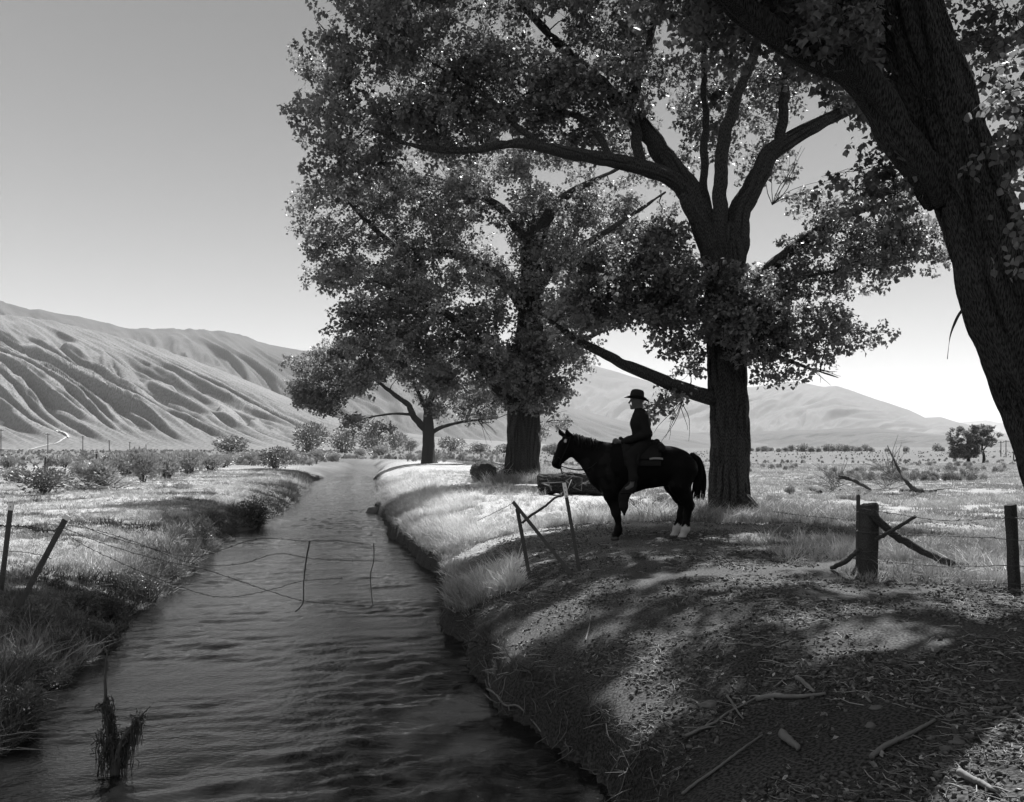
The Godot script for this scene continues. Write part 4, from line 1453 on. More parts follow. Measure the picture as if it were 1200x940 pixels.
func make_props() -> void:
	rng.seed = 202
	# right-hand fence: thick corner post, thin steel post, braces, second post, wires
	var a := on_ground(1017, 674)
	var d := -a.z
	var o := thing("wooden_post", "thick weathered wooden fence post with crossed braces beside it", "fence post", a)
	round_post(o, "shaft", Vector3(0, -.25, 0), P(1018, 592, d) - a, .118, .112, M.wood, 40)
	for k in 3:
		var y := .72 - k * .22
		var rg := MB.new()
		var pts := PackedVector3Array()
		var rad := PackedFloat32Array()
		for q in 17:
			pts.append(Vector3(cos(TAU * q / 16) * .122, y + .006 * sin(q * 2.0), sin(TAU * q / 16) * .122))
			rad.append(.005)
		rg.tube(pts, rad, 5, false)
		part(o, "wire_wrap", rg.mesh(), M.iron)
	var b := on_ground(1191, 690)
	var d2 := -b.z
	o = thing("wooden_post", "slimmer wooden fence post standing at the right edge of frame", "fence post", b)
	round_post(o, "shaft", Vector3(0, -.25, 0), P(1184, 592, d2) - b, .07, .062, M.wood, 26)
	var c := on_ground(1005, 662)
	steel_post("thin steel post with pale cap close beside the thick wooden post", c, P(1006, 571, -c.z), .024, .1, "")
	# braces leaning on the post
	var br0 := P(1028, 608, d - .05)
	stick("brace_pole", "long crooked pole leaning from thick post down into grass", "pole", [P(1020, 600, d - .12), P(1050, 628, d - .1), P(1085, 648, d - .05), P(1120, 662, d), on_ground(1150, 669) + Vector3(0, .05, 0), on_ground(1168, 674) + Vector3(0, .03, 0)], .052, .04, M.wood, 1)
	stick("brace_pole", "short straight stick crossing the long pole beside thick post", "pole", [P(1026, 633, d - .2), P(1050, 619, d - .22), P(1073, 605, d - .24)], .026, .022, M.wood, 0)
	stick("brace_pole", "short pole propped low against the thin steel post", "pole", [on_ground(975, 668) + Vector3(0, .02, 0), P(992, 657, d - .1), P(1006, 644, d - .08)], .03, .025, M.wood, 0)
	var wl := "barbed wire strand of right fence, %s of the four between wooden posts"
	var wy := [[596, 610, 607], [624, 628, 632], [655, 664, 663], [678, 686, 684]]
	var nm := ["topmost", "second", "third", "lowest"]
	for k in 4:
		var g0: float = wy[k][0]
		wire(wl % nm[k], [P(1010, g0, d - .125), P(1060, (g0 + wy[k][1]) * .5 + 1, lerpf(d, d2, .25) - .1), P(1110, wy[k][1], lerpf(d, d2, .6) - .1), P(1182, wy[k][2], d2 - .08), P(1260, wy[k][2] + 6, d2 - .9)], .0042, true, "right fence wires")
	# the fence goes on along the field, beyond the thick post
	wire("low sagging wire running left from thick post through field grass", [P(1006, 610, d), P(960, 606, d + 3), P(915, 601, d + 6), P(895, 598, 20.2)], .004, true, "")
	# stakes before the horse
	var e := on_ground(622, 684)
	steel_post("leaning steel stake nearest the stream, crossed by a diagonal stake", e, P(606, 596, -e.z), .026, 0.0, "stakes before the horse")
	var g := on_ground(679, 670)
	steel_post("upright steel stake with pale painted tip before the horse's chest", g, P(661, 566, -g.z), .024, .2, "stakes before the horse")
	var h := on_ground(670, 674)
	steel_post("steel stake slanting down right across the leaning stake by stream", h, P(601, 588, -e.z - .06), .024, 0.0, "stakes before the horse")
	stick("stick", "crooked dry stick bridging the slanting stake and painted stake", "stick", [P(612, 613, -e.z - .05), P(624, 603, -e.z - .06), P(638, 594, -e.z - .05), P(650, 584, -e.z - .05), P(660, 581, -g.z - .03)], .02, .014, M.wood, 0)
	wire("thin wire trailing left from stake tops over the sunlit bank", [P(602, 589, -e.z), P(585, 598, -e.z + .3), P(560, 610, -e.z + .6)], .0035, false, "")
	# posts of the left bank and the wires over the stream
	var l1 := on_ground(1, 694)
	steel_post("steel post at left edge, one pale tip, leaning slightly", l1, P(13, 590, -l1.z), .036, .1, "posts of the fence across the stream")
	var l2 := on_ground(10, 735)
	steel_post("steel post leaning far right on the left stream bank", l2, P(79, 604, -l2.z - .1), .034, .06, "posts of the fence across the stream")
	var dl := -l2.z
	var far := -e.z
	wire("barbed wire tangle joining the two leaning posts on left bank", [P(-20, 613, -l1.z), P(5, 616, -l1.z), P(30, 617, -l1.z), P(50, 622, dl), P(70, 620, dl)], .008, true, "")
	wire("slack lower wire between the two posts on left bank", [P(-10, 648, -l1.z), P(15, 646, -l1.z), P(45, 650, dl), P(60, 655, dl)], .0045, false, "")
	var spans := [
		["uppermost barbed wire arching over the stream from left bank", [[78, 607, 0], [120, 626, .05], [175, 642, .12], [232, 652, .2], [300, 632, .3], [357, 634, .4], [400, 634, .5], [430, 638, .6]]],
		["second barbed wire waving over the stream above the dropper", [[78, 615, 0], [115, 622, .05], [160, 636, .12], [225, 660, .2], [280, 661, .3], [325, 649, .36], [370, 655, .42], [450, 658, .6]]],
		["third barbed wire crossing the stream down towards right bank", [[72, 618, 0], [130, 640, .08], [190, 657, .15], [245, 669, .2], [310, 691, .3], [355, 704, .4], [410, 709, .5], [440, 710, .6]]],
		["lowest barbed wire dipping almost to the stream's surface", [[78, 626, 0], [110, 645, .06], [170, 672, .12], [218, 690, .2], [260, 700, .26], [310, 693, .34], [355, 681, .4], [400, 678, .5]]],
	]
	for s in spans:
		var kk := []
		for p in s[1]:
			kk.append(P(p[0], p[1], lerpf(dl - .1, far, p[2])))
		wire(s[0], kk, .004, true, "wires over the stream")
	stick("dropper", "thin vertical dropper stick tying the wires over mid stream", "stick", [P(363, 634, lerpf(dl, far, .4)), P(359, 655, lerpf(dl, far, .4)), P(356, 680, lerpf(dl, far, .4)), P(355, 706, lerpf(dl, far, .4)), P(346, 717, lerpf(dl, far, .4))], .011, .008, M.iron, 0)
	stick("dropper", "shorter dropper stick hanging from wires near the right bank", "stick", [P(438, 637, lerpf(dl, far, .6)), P(438, 656, lerpf(dl, far, .6)), P(434, 676, lerpf(dl, far, .6)), P(436, 702, lerpf(dl, far, .6)), P(437, 709, lerpf(dl, far, .6))], .008, .006, M.iron, 0)
	# old fence line on the far left bank
	for s in [[52, 554, 53, 536, "leftmost old post of far left fence, beyond dark bush"], [112, 556, 113, 532, "upright old post among sagebrush on far left bank"], [143, 545, 134, 531, "old fence post tilted hard left among far sagebrush"], [187, 541, 187, 533, "short distant old post right of the tilted one"]]:
		var p := on_ground(s[0], s[1])
		o = thing("old_post", s[4], "fence post", p, 0.0, "old posts on the far left bank")
		round_post(o, "shaft", Vector3(0, -.2, 0), P(s[2], s[3], -p.z) - p, .075, .065, M.wood, 12)
	# utility poles
	for s in [[1, 526, 503, "nearest utility pole at left edge below the bare hills"], [56, 526, 508, "utility pole standing over the end of pale hill track"], [97, 526, 511, "third utility pole from left edge"], [128, 526, 516, "fourth utility pole from left edge"], [152, 527, 518, "fifth utility pole from left edge, small"], [171, 527, 521, "smallest visible utility pole of the left row"]]:
		utility_pole(s[0], s[1], s[2], s[3], "utility poles below the left hills", 7.5)
	for s in [[1188, 543, 510, "tallest utility pole right of the paired trees"], [1179, 541, 516, "shorter utility pole beside the tallest one at right"], [1173, 540, 517, "utility pole closest to the paired field trees"]]:
		utility_pole(s[0], s[1], s[2], s[3], "utility poles by the paired trees", 7.5)
	dead_wood()

func utility_pole(px: float, py: float, ty: float, label: String, group: String, height: float) -> void:
	var d := height * F / (py - ty)
	var p := P(px, py, d)
	p.y = land(p.x, d).x
	var o := thing("utility_pole", label, "utility pole", p, 0.0, group)
	var k := d / F * .55
	var hgt := EYE - (ty - HOR) / F * d - p.y
	var mb := MB.new()
	mb.tube(PackedVector3Array([Vector3(0, -.5, 0), Vector3(0, hgt * .5, 0), Vector3(0, hgt, 0)]), PackedFloat32Array([maxf(.16, k), maxf(.14, k * .9), maxf(.11, k * .8)]), 8)
	part(o, "pole", mb.mesh(), M.wood)
	mb = MB.new()
	mb.box(Vector3(0, hgt - .5, .2), Vector3(1.1, maxf(.07, k * .4), .06))
	part(o, "crossarm", mb.mesh(false), M.wood)
	for s in [-.9, -.35, .35, .9]:
		mb = MB.new()
		mb.tube(PackedVector3Array([Vector3(s, hgt - .44, .2), Vector3(s, hgt - .34, .2), Vector3(s, hgt - .26, .2)]), PackedFloat32Array([.03, .06, .03]), 6)
		part(o, "insulator", mb.mesh(), M.iron)

func snag_piece(o: Node3D, d: float, keys: Array, rs: Array, called: String) -> void:
	var pts := PackedVector3Array()
	var rad := PackedFloat32Array()
	for k in keys.size():
		pts.append(P(keys[k][0], keys[k][1], d + keys[k][2]) - o.position)
		rad.append(rs[k])
	var sp := smooth_path(pts, rad, 8)
	part(o, called, bark_tube(sp[0], sp[1], 12, .006, keys[0][0]), M.twig)

func dead_wood() -> void:
	rng.seed = 303
	# the snag in the stream, hung with matted weed
	var d := 2.6 * F / 385.0
	var o := thing("stream_snag", "black forked snag hung with matted weed standing in the stream", "snag", P(135, 907, d))
	var org := o.position
	snag_piece(o, d, [[134, 930, 0], [132, 880, 0], [126, 850, 0], [124, 818, 0], [123, 790, .02], [126, 762, .03]], [.03, .03, .022, .015, .011, .007], "trunk")
	snag_piece(o, d, [[136, 915, 0], [140, 880, -.03], [150, 858, -.05], [163, 842, -.07], [177, 827, -.08]], [.028, .026, .02, .013, .006], "limb")
	snag_piece(o, d, [[126, 766, .03], [122, 758, .03]], [.008, .004], "twig")
	snag_piece(o, d, [[129, 875, 0], [116, 868, .05], [112, 858, .06]], [.014, .01, .004], "twig")
	snag_piece(o, d, [[127, 830, 0], [114, 826, .03], [111, 832, .03]], [.01, .008, .004], "twig")
	var weed := MB.new()
	for k in 800:
		var u := rr(0, 1)
		var p: Vector3
		if k % 6 < 2:
			p = P(lerpf(124, 134, u) + rr(-3, 3), lerpf(815, 880, u), d)
		elif k % 6 < 4:
			p = P(lerpf(136, 165, u) + rr(-2, 2), lerpf(885, 838, u) + rr(-2, 4), d - .05 * u)
		else:
			p = P(rr(116, 150), rr(858, 896), d) + rball() * .05
		p += rball() * .035 - org
		var L := .03 + .2 * pow(rr(0, 1), 2.5)
		var sw := Vector3(rr(-.05, .05), rr(-.02, .05), rr(-.05, .05)) * (1.0 - L * 2.0)
		weed.tube(PackedVector3Array([p, p + Vector3(0, -L * .5, 0) + sw, p + Vector3(0, -L, 0) + sw * .6]), PackedFloat32Array([.004, .005, .0015]), 3, false)
	var wp := part(o, "matted_weed", weed.mesh(), M.twig)
	wp.set_meta("kind", "stuff")
	# sticks on the shaded bank
	var st := [
		[[885, 823, 968, 817, 5, .012], "long pale stick lying across the shaded foreground bank", .02, 3],
		[[806, 868, 885, 822, 6, .015], "thin branch running down left from the long pale stick", .014, 4],
		[[935, 798, 955, 815, 3, .005], "short thick stick just above the long pale stick", .02, 0],
		[[1022, 892, 1096, 848, 6, .012], "bent branch lying in dark shade right of centre foreground", .017, 2],
		[[800, 935, 893, 865, 6, .015], "long thin branch at the bottom edge of the bank", .012, 3],
		[[917, 868, 936, 882, 3, .006], "stubby piece of broken branch in the dark foreground", .032, 0],
		[[853, 818, 872, 845, 4, .01], "small bare twig standing off the branch beside leaf litter", .01, 1],
		[[910, 806, 922, 795, 3, .01], "curved twig above the long pale stick", .01, 0],
		[[687, 752, 693, 722, 3, .008], "pale thin stick on the sunlit slope below the stakes", .01, 0],
		[[1062, 827, 1090, 833, 3, .006], "thin twig in shade right of the flat pale stone", .009, 0],
		[[1015, 818, 1020, 826, 2, .004], "short upright-lying chip of branch in the shade", .014, 0],
		[[722, 905, 728, 880, 3, .01], "reedy stalk at the undercut foot of the bank", .008, 1],
		[[710, 918, 727, 890, 3, .01], "second reedy stalk slanting over the undercut bank foot", .007, 1],
		[[566, 808, 634, 862, 6, .02], "driftwood branch caught along the dark water's edge", .014, 5],
		[[900, 760, 925, 752, 3, .008], "small pale twig in the dappled middle of the bank", .009, 0],
		[[1126, 915, 1172, 935, 4, .012], "root-like branch in the sunlit corner patch", .022, 1],
	]
	for s in st:
		var k: Array = s[0]
		stick("fallen_stick", s[1], "stick", lay(k[0], k[1], k[2], k[3], k[4], s[2] * .8, k[5]), s[2], s[2] * .55, M.dead, s[3])
	var rocks := [[1028, 830, .035, "flat pale stone among sticks on the shaded bank"], [830, 828, .05, "pale curled bark slab on the shaded bank at left"], [888, 757, .035, "small stone in the dappled light mid bank"], [1021, 853, .03, "round pebble below the flat pale stone"], [1123, 871, .035, "pebble at the edge of the sunlit corner patch"], [1110, 880, .035, "low stone beside the sunlit corner patch"]]
	for r in rocks:
		var p := on_ground(r[0], r[1])
		var o2 := thing("stone", r[3], "stone", p)
		part(o2, "rock", lump(r[2], .55), M.stone)
	# stump, big log and brush by the second tree
	var sp := on_ground(568, 566)
	o = thing("log_end", "dark sawn log end lying beside pale brush near thick trunk", "log", sp)
	var mb := MB.new()
	var sg := PackedVector3Array()
	var sr := PackedFloat32Array()
	for k in 24:
		var u := k / 23.0
		sg.append(Vector3(lerpf(.1, -.2, u), .4, lerpf(.5, -1.4, u)))
		sr.append(.46 * (1.0 + .18 * n_mid.get_noise_1d(u * 100.0)) * (.86 if k == 0 else 1.0))
	part(o, "log", bark_tube(sg, sr, 60, .06, 4.0), M.bark)
	var lp := on_ground(668, 580)
	o = thing("fallen_log", "big dark fallen log lying behind the horse's chest", "log", lp)
	var lg := PackedVector3Array()
	var lr := PackedFloat32Array()
	for k in 40:
		var u := k / 39.0
		lg.append(Vector3(lerpf(-.95, 1.5, u), .28 + .06 * sin(u * 5.0), .3 * u))
		lr.append(.36 * (1.0 - .25 * u) * (1.0 + .2 * n_mid.get_noise_1d(u * 120.0)) * (.8 if k == 0 else 1.0))
	part(o, "log", bark_tube(lg, lr, 70, .06, 9.0), M.bark)
	var m2 := MB.new()
	for k in 9:
		var x := rr(-1.1, 1.2)
		m2.tube(PackedVector3Array([Vector3(x, .25, .36), Vector3(x + rr(-.3, .3), rr(.1, .6), .6), Vector3(x + rr(-.6, .6), rr(0, .6), .8)]), PackedFloat32Array([.025, .018, .006]), 6, false)
	part(o, "broken_limb", m2.mesh(), M.dead)
	brush_pile("pale brush pile heaped between log end and thick trunk", on_ground(591, 566) + Vector3(0, 0, -.8), 1.9, 1.5, 170)
	brush_pile("dry brush lying under the horse's belly line behind it", on_ground(750, 600), .9, .35, 60)
	brush_pile("pale dead branches scattered beside far dark bush on left bank", on_ground(112, 573), 2.2, .5, 70)
	# dead branches out in the field
	stick("dead_limb", "dead limb rising slantwise from the field, twigs to the left", "dead branch", [on_ground(1080, 577) + Vector3(0, .1, 0), P(1068, 571, 28.0), P(1055, 553, 28.3), P(1047, 537, 28.6), P(1040, 522, 29.0)], .09, .02, M.wood, 0)
	twig_spray("pale leafless spray fanning from the slanting dead limb", P(1044, 545, 28.5), on_ground(1040, 577), 1.1, 1.3, 60)
	stick("dead_limb", "bent dark dead limb lying above the thick fence post", "dead branch", [P(984, 559, 27.0), P(996, 561, 27.0), P(1008, 567, 27.0), on_ground(1020, 575) + Vector3(0, .04, 0)], .07, .05, M.wood, 0)
	twig_spray("pale twiggy spray left of the bent dead limb", P(985, 562, 27.0), on_ground(972, 577), 1.0, .7, 50)
	stick("dead_limb", "dark log stub lying flat at left of field brush", "dead branch", lay(942, 571, 962, 579, 4, .06, .02), .1, .07, M.wood, 0)
	stick("dead_limb", "dark flat branch under the bent limb in field", "dead branch", lay(985, 577, 1016, 575, 4, .05, .02), .08, .05, M.wood, 1)
	stick("dead_limb", "dark flat branch at foot of slanting dead limb", "dead branch", lay(1055, 577, 1097, 578, 5, .04, .02), .07, .05, M.wood, 1)
	# a dark clod that has slid into the stream
	var cl := P(437, 597, 35.0)
	cl.y = water_y(35.0)
	o = thing("clod", "dark clod of earth standing in water at right bank", "clod", cl)
	part(o, "earth", lump(.24, .9), M.twig)

func lump(r: float, flat: float) -> ArrayMesh:
	var mb := MB.new()
	var nv := 9
	var nu := 14
	var off := rr(0, 100)
	for v in nv + 1:
		for u in nu:
			var th := PI * v / nv
			var ph := TAU * u / nu
			var n := Vector3(sin(th) * cos(ph), cos(th), sin(th) * sin(ph))
			var k := 1.0 + .8 * n_mid.get_noise_3d(n.x * 22.0 + off, n.y * 22.0, n.z * 22.0)
			mb.add(Vector3(n.x * 1.3, n.y * flat, n.z) * r * k)
	for v in nv:
		for u in nu:
			var w := (u + 1) % nu
			mb.quad(v * nu + u, (v + 1) * nu + u, (v + 1) * nu + w, v * nu + w)
	return mb.mesh()

func brush_pile(label: String, at: Vector3, w: float, h: float, n: int) -> void:
	var o := thing("brush_pile", label, "brush", at)
	for half in 2:
		var mb := MB.new()
		for k in int(n * .5):
			var a := rr(0, TAU)
			var p := Vector3(rr(-.5, .5) * w, rr(0, .35) * h, rr(-.4, .4) * w)
			var dir := Vector3(cos(a), rr(-.05, .9), sin(a)).normalized()
			var L := rr(.25, .65) * w
			mb.tube(PackedVector3Array([p, p + dir * L * .5 + rball() * L * .12, p + dir * L + Vector3(0, -L * .15, 0) + rball() * L * .1]), PackedFloat32Array([.022, .015, .005]), 5, false)
		var b := part(o, "branches", mb.mesh(), M.pale_wood if half == 0 else M.dead)
		b.set_meta("kind", "stuff")

func twig_spray(label: String, tip: Vector3, base: Vector3, w: float, h: float, n: int) -> void:
	var o := thing("dead_spray", label, "dead branch", base)
	var mb := MB.new()
	for k in n:
		var p := (tip - base) * rr(0, 1) + rball() * .1
		p.y = maxf(p.y, .02)
		var dir := Vector3(rr(-1, .5), rr(-.2, 1), rr(-.6, .6)).normalized()
		var L := rr(.3, 1.0) * w
		mb.tube(PackedVector3Array([p, p + dir * L * .5 + rball() * .06, p + dir * L + rball() * .1]), PackedFloat32Array([.014, .01, .004]), 4, false)
	var b := part(o, "twigs", mb.mesh(), M.dead)
	b.set_meta("kind", "stuff")

# ---------------------------------------------------------------- grass, litter, shrubs, far trees
const ORD := ["first", "second", "third", "fourth", "fifth", "sixth", "seventh", "eighth", "ninth", "tenth", "eleventh", "twelfth", "thirteenth", "fourteenth", "fifteenth", "sixteenth", "seventeenth", "eighteenth", "nineteenth", "twentieth", "twenty-first", "twenty-second", "twenty-third", "twenty-fourth", "twenty-fifth", "twenty-sixth", "twenty-seventh", "twenty-eighth"]

func tuft(blades: int, h: float, w: float, spread: float, lean: float) -> ArrayMesh:
	var mb := MB.new()
	for k in blades:
		var a := rr(0, TAU)
		var r := spread * sqrt(rr(0, 1))
		var p := Vector3(cos(a) * r, -0.02, sin(a) * r)
		var out := Vector3(cos(a) + rr(-.6, .6), 0, sin(a) + rr(-.6, .6)) * lean
		var L := h * rr(.5, 1.15)
		var fa := rr(0, TAU)
		var sd := Vector3(cos(fa), 0, sin(fa)) * w * rr(.7, 1.3)
		var m := p + Vector3(0, L * .55, 0) + out * L * .3
		var t := p + Vector3(0, L * .95, 0) + out * L * rr(.7, 1.2)
		var i0 := mb.add(p - sd)
		var i1 := mb.add(p + sd)
		var i2 := mb.add(m - sd * .7)
		var i3 := mb.add(m + sd * .7)
		var i4 := mb.add(t)
		mb.tri(i0, i1, i3)
		mb.tri(i0, i3, i2)
		mb.tri(i2, i3, i4)
	return mb.mesh(false)

func sow(called: String, label: String, mesh: ArrayMesh, xf: Array, tn: PackedFloat32Array, mat: Material) -> void:
	if xf.is_empty():
		return
	var o := scatter(self, numbered(called), mesh, mat, xf, tn)
	o.set_meta("kind", "stuff")
	o.set_meta("label", label)
	o.set_meta("category", "grass" if called.contains("grass") else "litter")

func put(bag: Array, x: float, y: float, d: float, s: float, tone: float, tilt: float) -> void:
	bag[0].append(Transform3D(spin_basis(s, tilt), Vector3(x, y, -d)))
	bag[1].append(tone * rr(.7, 1.3))

func make_plants() -> void:
	rng.seed = 404
	var tall := [[], PackedFloat32Array()]
	var mid := [[], PackedFloat32Array()]
	var low := [[], PackedFloat32Array()]
	var hang := [[], PackedFloat32Array()]
	# left bank
	for k in 42000:
		var d := 5.0 + 60.0 * pow(rr(0, 1), 1.7)
		var x: float = table(LT, d) + .3 - (9.0 + d * .45) * pow(rr(0, 1), 1.25)
		var g := land(x, d)
		if g.y >= -0.12:
			continue
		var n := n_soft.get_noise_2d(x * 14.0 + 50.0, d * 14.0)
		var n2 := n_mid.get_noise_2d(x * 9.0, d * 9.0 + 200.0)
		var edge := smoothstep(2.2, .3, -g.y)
		var tone := lerpf(.34 + .2 * n, .05 + .08 * maxf(n, 0.0), clampf(edge * 1.3 - n2 * 1.8, 0.0, 1.0))  # weedy grass towards the water, darkened further to stand for tree shade
		var s := rr(.5, 1.0) * (1.0 + d * .012) * (1.0 + edge * .7)
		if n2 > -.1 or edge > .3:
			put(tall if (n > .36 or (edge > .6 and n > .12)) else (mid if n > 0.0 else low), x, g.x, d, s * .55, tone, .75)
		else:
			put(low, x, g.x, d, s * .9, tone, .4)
	# right bank: tufted lip beyond the stakes, sparse hair on the near slope
	for k in 30000:
		var d := 12.0 + 40.0 * pow(rr(0, 1), 1.5)
		var x: float = table(RT, d) + 5.0 * pow(rr(0, 1), 1.8)
		var g := land(x, d)
		if g.y <= .12:
			continue
		var n := n_soft.get_noise_2d(x * 16.0, d * 16.0)
		if d > 19.0 and g.y > 1.6 + n * 2.0 and rr(0, 1) < .93:
			continue
		if d < 17.5 and (g.y > .7 + n or rr(0, 1) < .6):
			continue
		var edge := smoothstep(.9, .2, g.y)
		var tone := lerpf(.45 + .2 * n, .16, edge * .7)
		put(tall if n > .05 else mid, x, g.x, d, rr(.35, .75) * (1.0 + d * .006), tone, .45)
	for k in 1500:
		var d := rr(8.0, 16.0)
		var x := right_edge(d) + .16 + 1.5 * pow(rr(0, 1), 1.7)
		var g := land(x, d)
		var n := n_mid.get_noise_2d(x * 30.0, d * 30.0)
		if n < .02 or g.y <= .1 or (g.y > .7 and n < .2):
			continue
		put(hang, x, g.x, d, rr(.2, .5), .06 + .07 * n, .6)
	# dead stalks and grass that hang over the undercut edge
	for k in 800:
		var d := rr(6.0, 16.0)
		var x := right_edge(d) + rr(.02, .24)
		var g := land(x, d)
		if g.y <= 0.0 or n_mid.get_noise_2d(x * 26.0 + 9.0, d * 26.0) < -.08:
			continue
		put(hang, x, g.x, d, rr(.25, .6), rr(.03, .07), .9)
	# field, and the rough grass under the right fence and round the big trunk
	for k in 46000:
		var d := 12.0 + 130.0 * pow(rr(0, 1), 1.9)
		var x: float = table(RT, d) + 7.0 + (4.0 + d * .9) * rr(0, 1)
		var g := land(x, d)
		var n := n_soft.get_noise_2d(x * 6.0, d * 6.0 + 90.0)
		var n2 := n_mid.get_noise_2d(x * 14.0 + 31.0, d * 14.0)
		if n2 < -.2:
			continue
		put(low if n < .3 else mid, x, g.x, d, rr(.5, 1.0) * (1.0 + d * .014), .28 + .2 * n + .08 * n2, .3)
	for k in 3000:
		var x := rr(3.6, 8.2)
		var d := rr(9.8, 14.5)
		var n := n_soft.get_noise_2d(x * 20.0, d * 20.0)
		var g := land(x, d)
		if n < -.15 or (x < 4.6 and rr(0, 1) < .6):
			continue
		put(tall if n > .15 else mid, x, g.x, d, rr(.35, .75), .26 + .25 * n, .7)
	for k in 2600:
		var a := rr(0, TAU)
		var r := .5 + 1.9 * pow(rr(0, 1), 1.4)
		var x := 4.75 + cos(a) * r * 1.35
		var d := 19.5 + sin(a) * r
		put(tall if rr(0, 1) < .5 else mid, x, land(x, d).x, d, rr(.5, 1.0), rr(.12, .3), .3)
	for k in 1400:
		var a := rr(0, TAU)
		var r := .7 + 1.2 * rr(0, 1)
		var x := .46 + cos(a) * r
		var d := 37.0 + sin(a) * r
		put(tall, x, land(x, d).x, d, rr(.7, 1.4), rr(.15, .4), .3)
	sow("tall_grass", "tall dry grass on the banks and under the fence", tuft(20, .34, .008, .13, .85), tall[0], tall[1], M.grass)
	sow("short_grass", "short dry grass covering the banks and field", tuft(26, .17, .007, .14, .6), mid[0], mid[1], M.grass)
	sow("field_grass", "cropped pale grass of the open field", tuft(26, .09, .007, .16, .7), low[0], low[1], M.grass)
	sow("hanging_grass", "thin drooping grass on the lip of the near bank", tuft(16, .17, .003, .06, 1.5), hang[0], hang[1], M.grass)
	# scrub of the open plain on both sides of the stream
	rng.seed = 808
	var sc := [[], PackedFloat32Array()]
	for k in 9000:
		var d := 45.0 + 900.0 * pow(rr(0, 1), 2.2)
		var x := rr(-.75, .75) * d
		if x < 12.0 and d < 90.0 and x > -40.0:
			continue
		var g := land(x, d)
		if absf(g.y) < 3.0:
			continue
		var n := n_soft.get_noise_2d(x * 1.5, d * 1.5)
		if n < (-.1 if x < 0.0 else .1):
			continue
		put(sc, x, g.x, d, rr(.3, .9) * (1.0 + d * .002) * (1.0 if x < 0.0 else .6), rr(.6, 1.2), .1)
	sow("scrub_grass", "low grey scrub scattered over the open plain", bush_mesh(260, .14, .9, 7), sc[0], sc[1], M.sage)
	litter()
	shrubs()
	far_trees()

func litter() -> void:
	rng.seed = 505
	var shapes: Array = []
	for k in 3:
		var mb := MB.new()
		var c := rr(.1, .35)
		var p := [Vector3(0, c * .9, -.75), Vector3(-.3, c, -.25), Vector3(-.34, c * 1.6, .2), Vector3(rr(-.1, .1), c * .3, .7), Vector3(.26, c * 1.4, .22), Vector3(.32, c * .5, -.2)]
		var m := mb.add(Vector3(0, 0, 0))
		for q in p:
			mb.add(q)
		for q in 6:
			mb.tri(m, 1 + q, 1 + (q + 1) % 6)
		shapes.append(mb.mesh(false))
	var xf := [[], [], []]
	var tn := [PackedFloat32Array(), PackedFloat32Array(), PackedFloat32Array()]
	var tx: Array = []
	var tt := PackedFloat32Array()
	var pebble: Array = []
	var pt := PackedFloat32Array()
	for k in 110000:
		var d := 3.4 + 15.0 * pow(rr(0, 1), 1.5)
		var x: float = table(RT, d) + .2 + (3.0 + d * .55) * rr(0, 1)
		var g := land(x, d)
		if g.y <= .15 or x > d * .62 + .4:
			continue
		var n := n_mid.get_noise_2d(x * 22.0 + 7.0, d * 22.0)
		if rr(0, 1) > .5 + n * 1.5:
			continue
		var at := Vector3(x, g.x + .004, -d)
		if k % 7 == 0:
			tx.append(Transform3D(Basis(Vector3.UP, rr(0, TAU)) * Basis(Vector3.BACK, rr(-.2, .2)) * Basis().scaled(Vector3(rr(.6, 1.6), rr(.6, 1.4), rr(.6, 1.4))), at))
			tt.append(rr(.05, .24))
		elif k % 7 < 4:
			pebble.append(Transform3D(spin_basis(.004 + .013 * pow(rr(0, 1), 2.0), 1.5), at))
			pt.append(rr(.04, .1))
		else:
			xf[k % 3].append(Transform3D(spin_basis(.01 + .034 * pow(rr(0, 1), 2.0), .9), at))
			tn[k % 3].append(pow(rr(0, 1), 4.0) * .3 + .035)
	for v in 3:
		sow("leaf_litter", "dry fallen leaves littering the shaded bank", shapes[v], xf[v], tn[v], M.litter)
	var tw := MB.new()
	tw.tube(PackedVector3Array([Vector3(-.07, 0, 0), Vector3(-.02, .008, .008), Vector3(.03, .002, -.004), Vector3(.08, .006, .01)]), PackedFloat32Array([.0022, .0028, .0025, .0012]), 4, false)
	var save := rng.state
	for k in 380:
		var d := 4.6 + 9.0 * rr(0, 1)
		var x := right_edge(d) + rr(-.03, .2)
		var g := land(x, d)
		if g.y <= 0.0:
			continue
		tx.append(Transform3D(Basis(Vector3.UP, rr(0, TAU)) * Basis(Vector3.BACK, rr(-1.2, 1.2)) * Basis().scaled(Vector3(rr(.8, 2.6), rr(.8, 2.0), rr(.8, 2.0))), Vector3(x, g.x + .01, -d)))
		tt.append(rr(.03, .12))
	sow("pebble_litter", "small clods and pebbles on the bank", lump(1.0, .8), pebble, pt, M.litter)
	sow("twig_litter", "small dry twigs littering the shaded bank", tw.mesh(), tx, tt, M.litter)
	rng.state = save

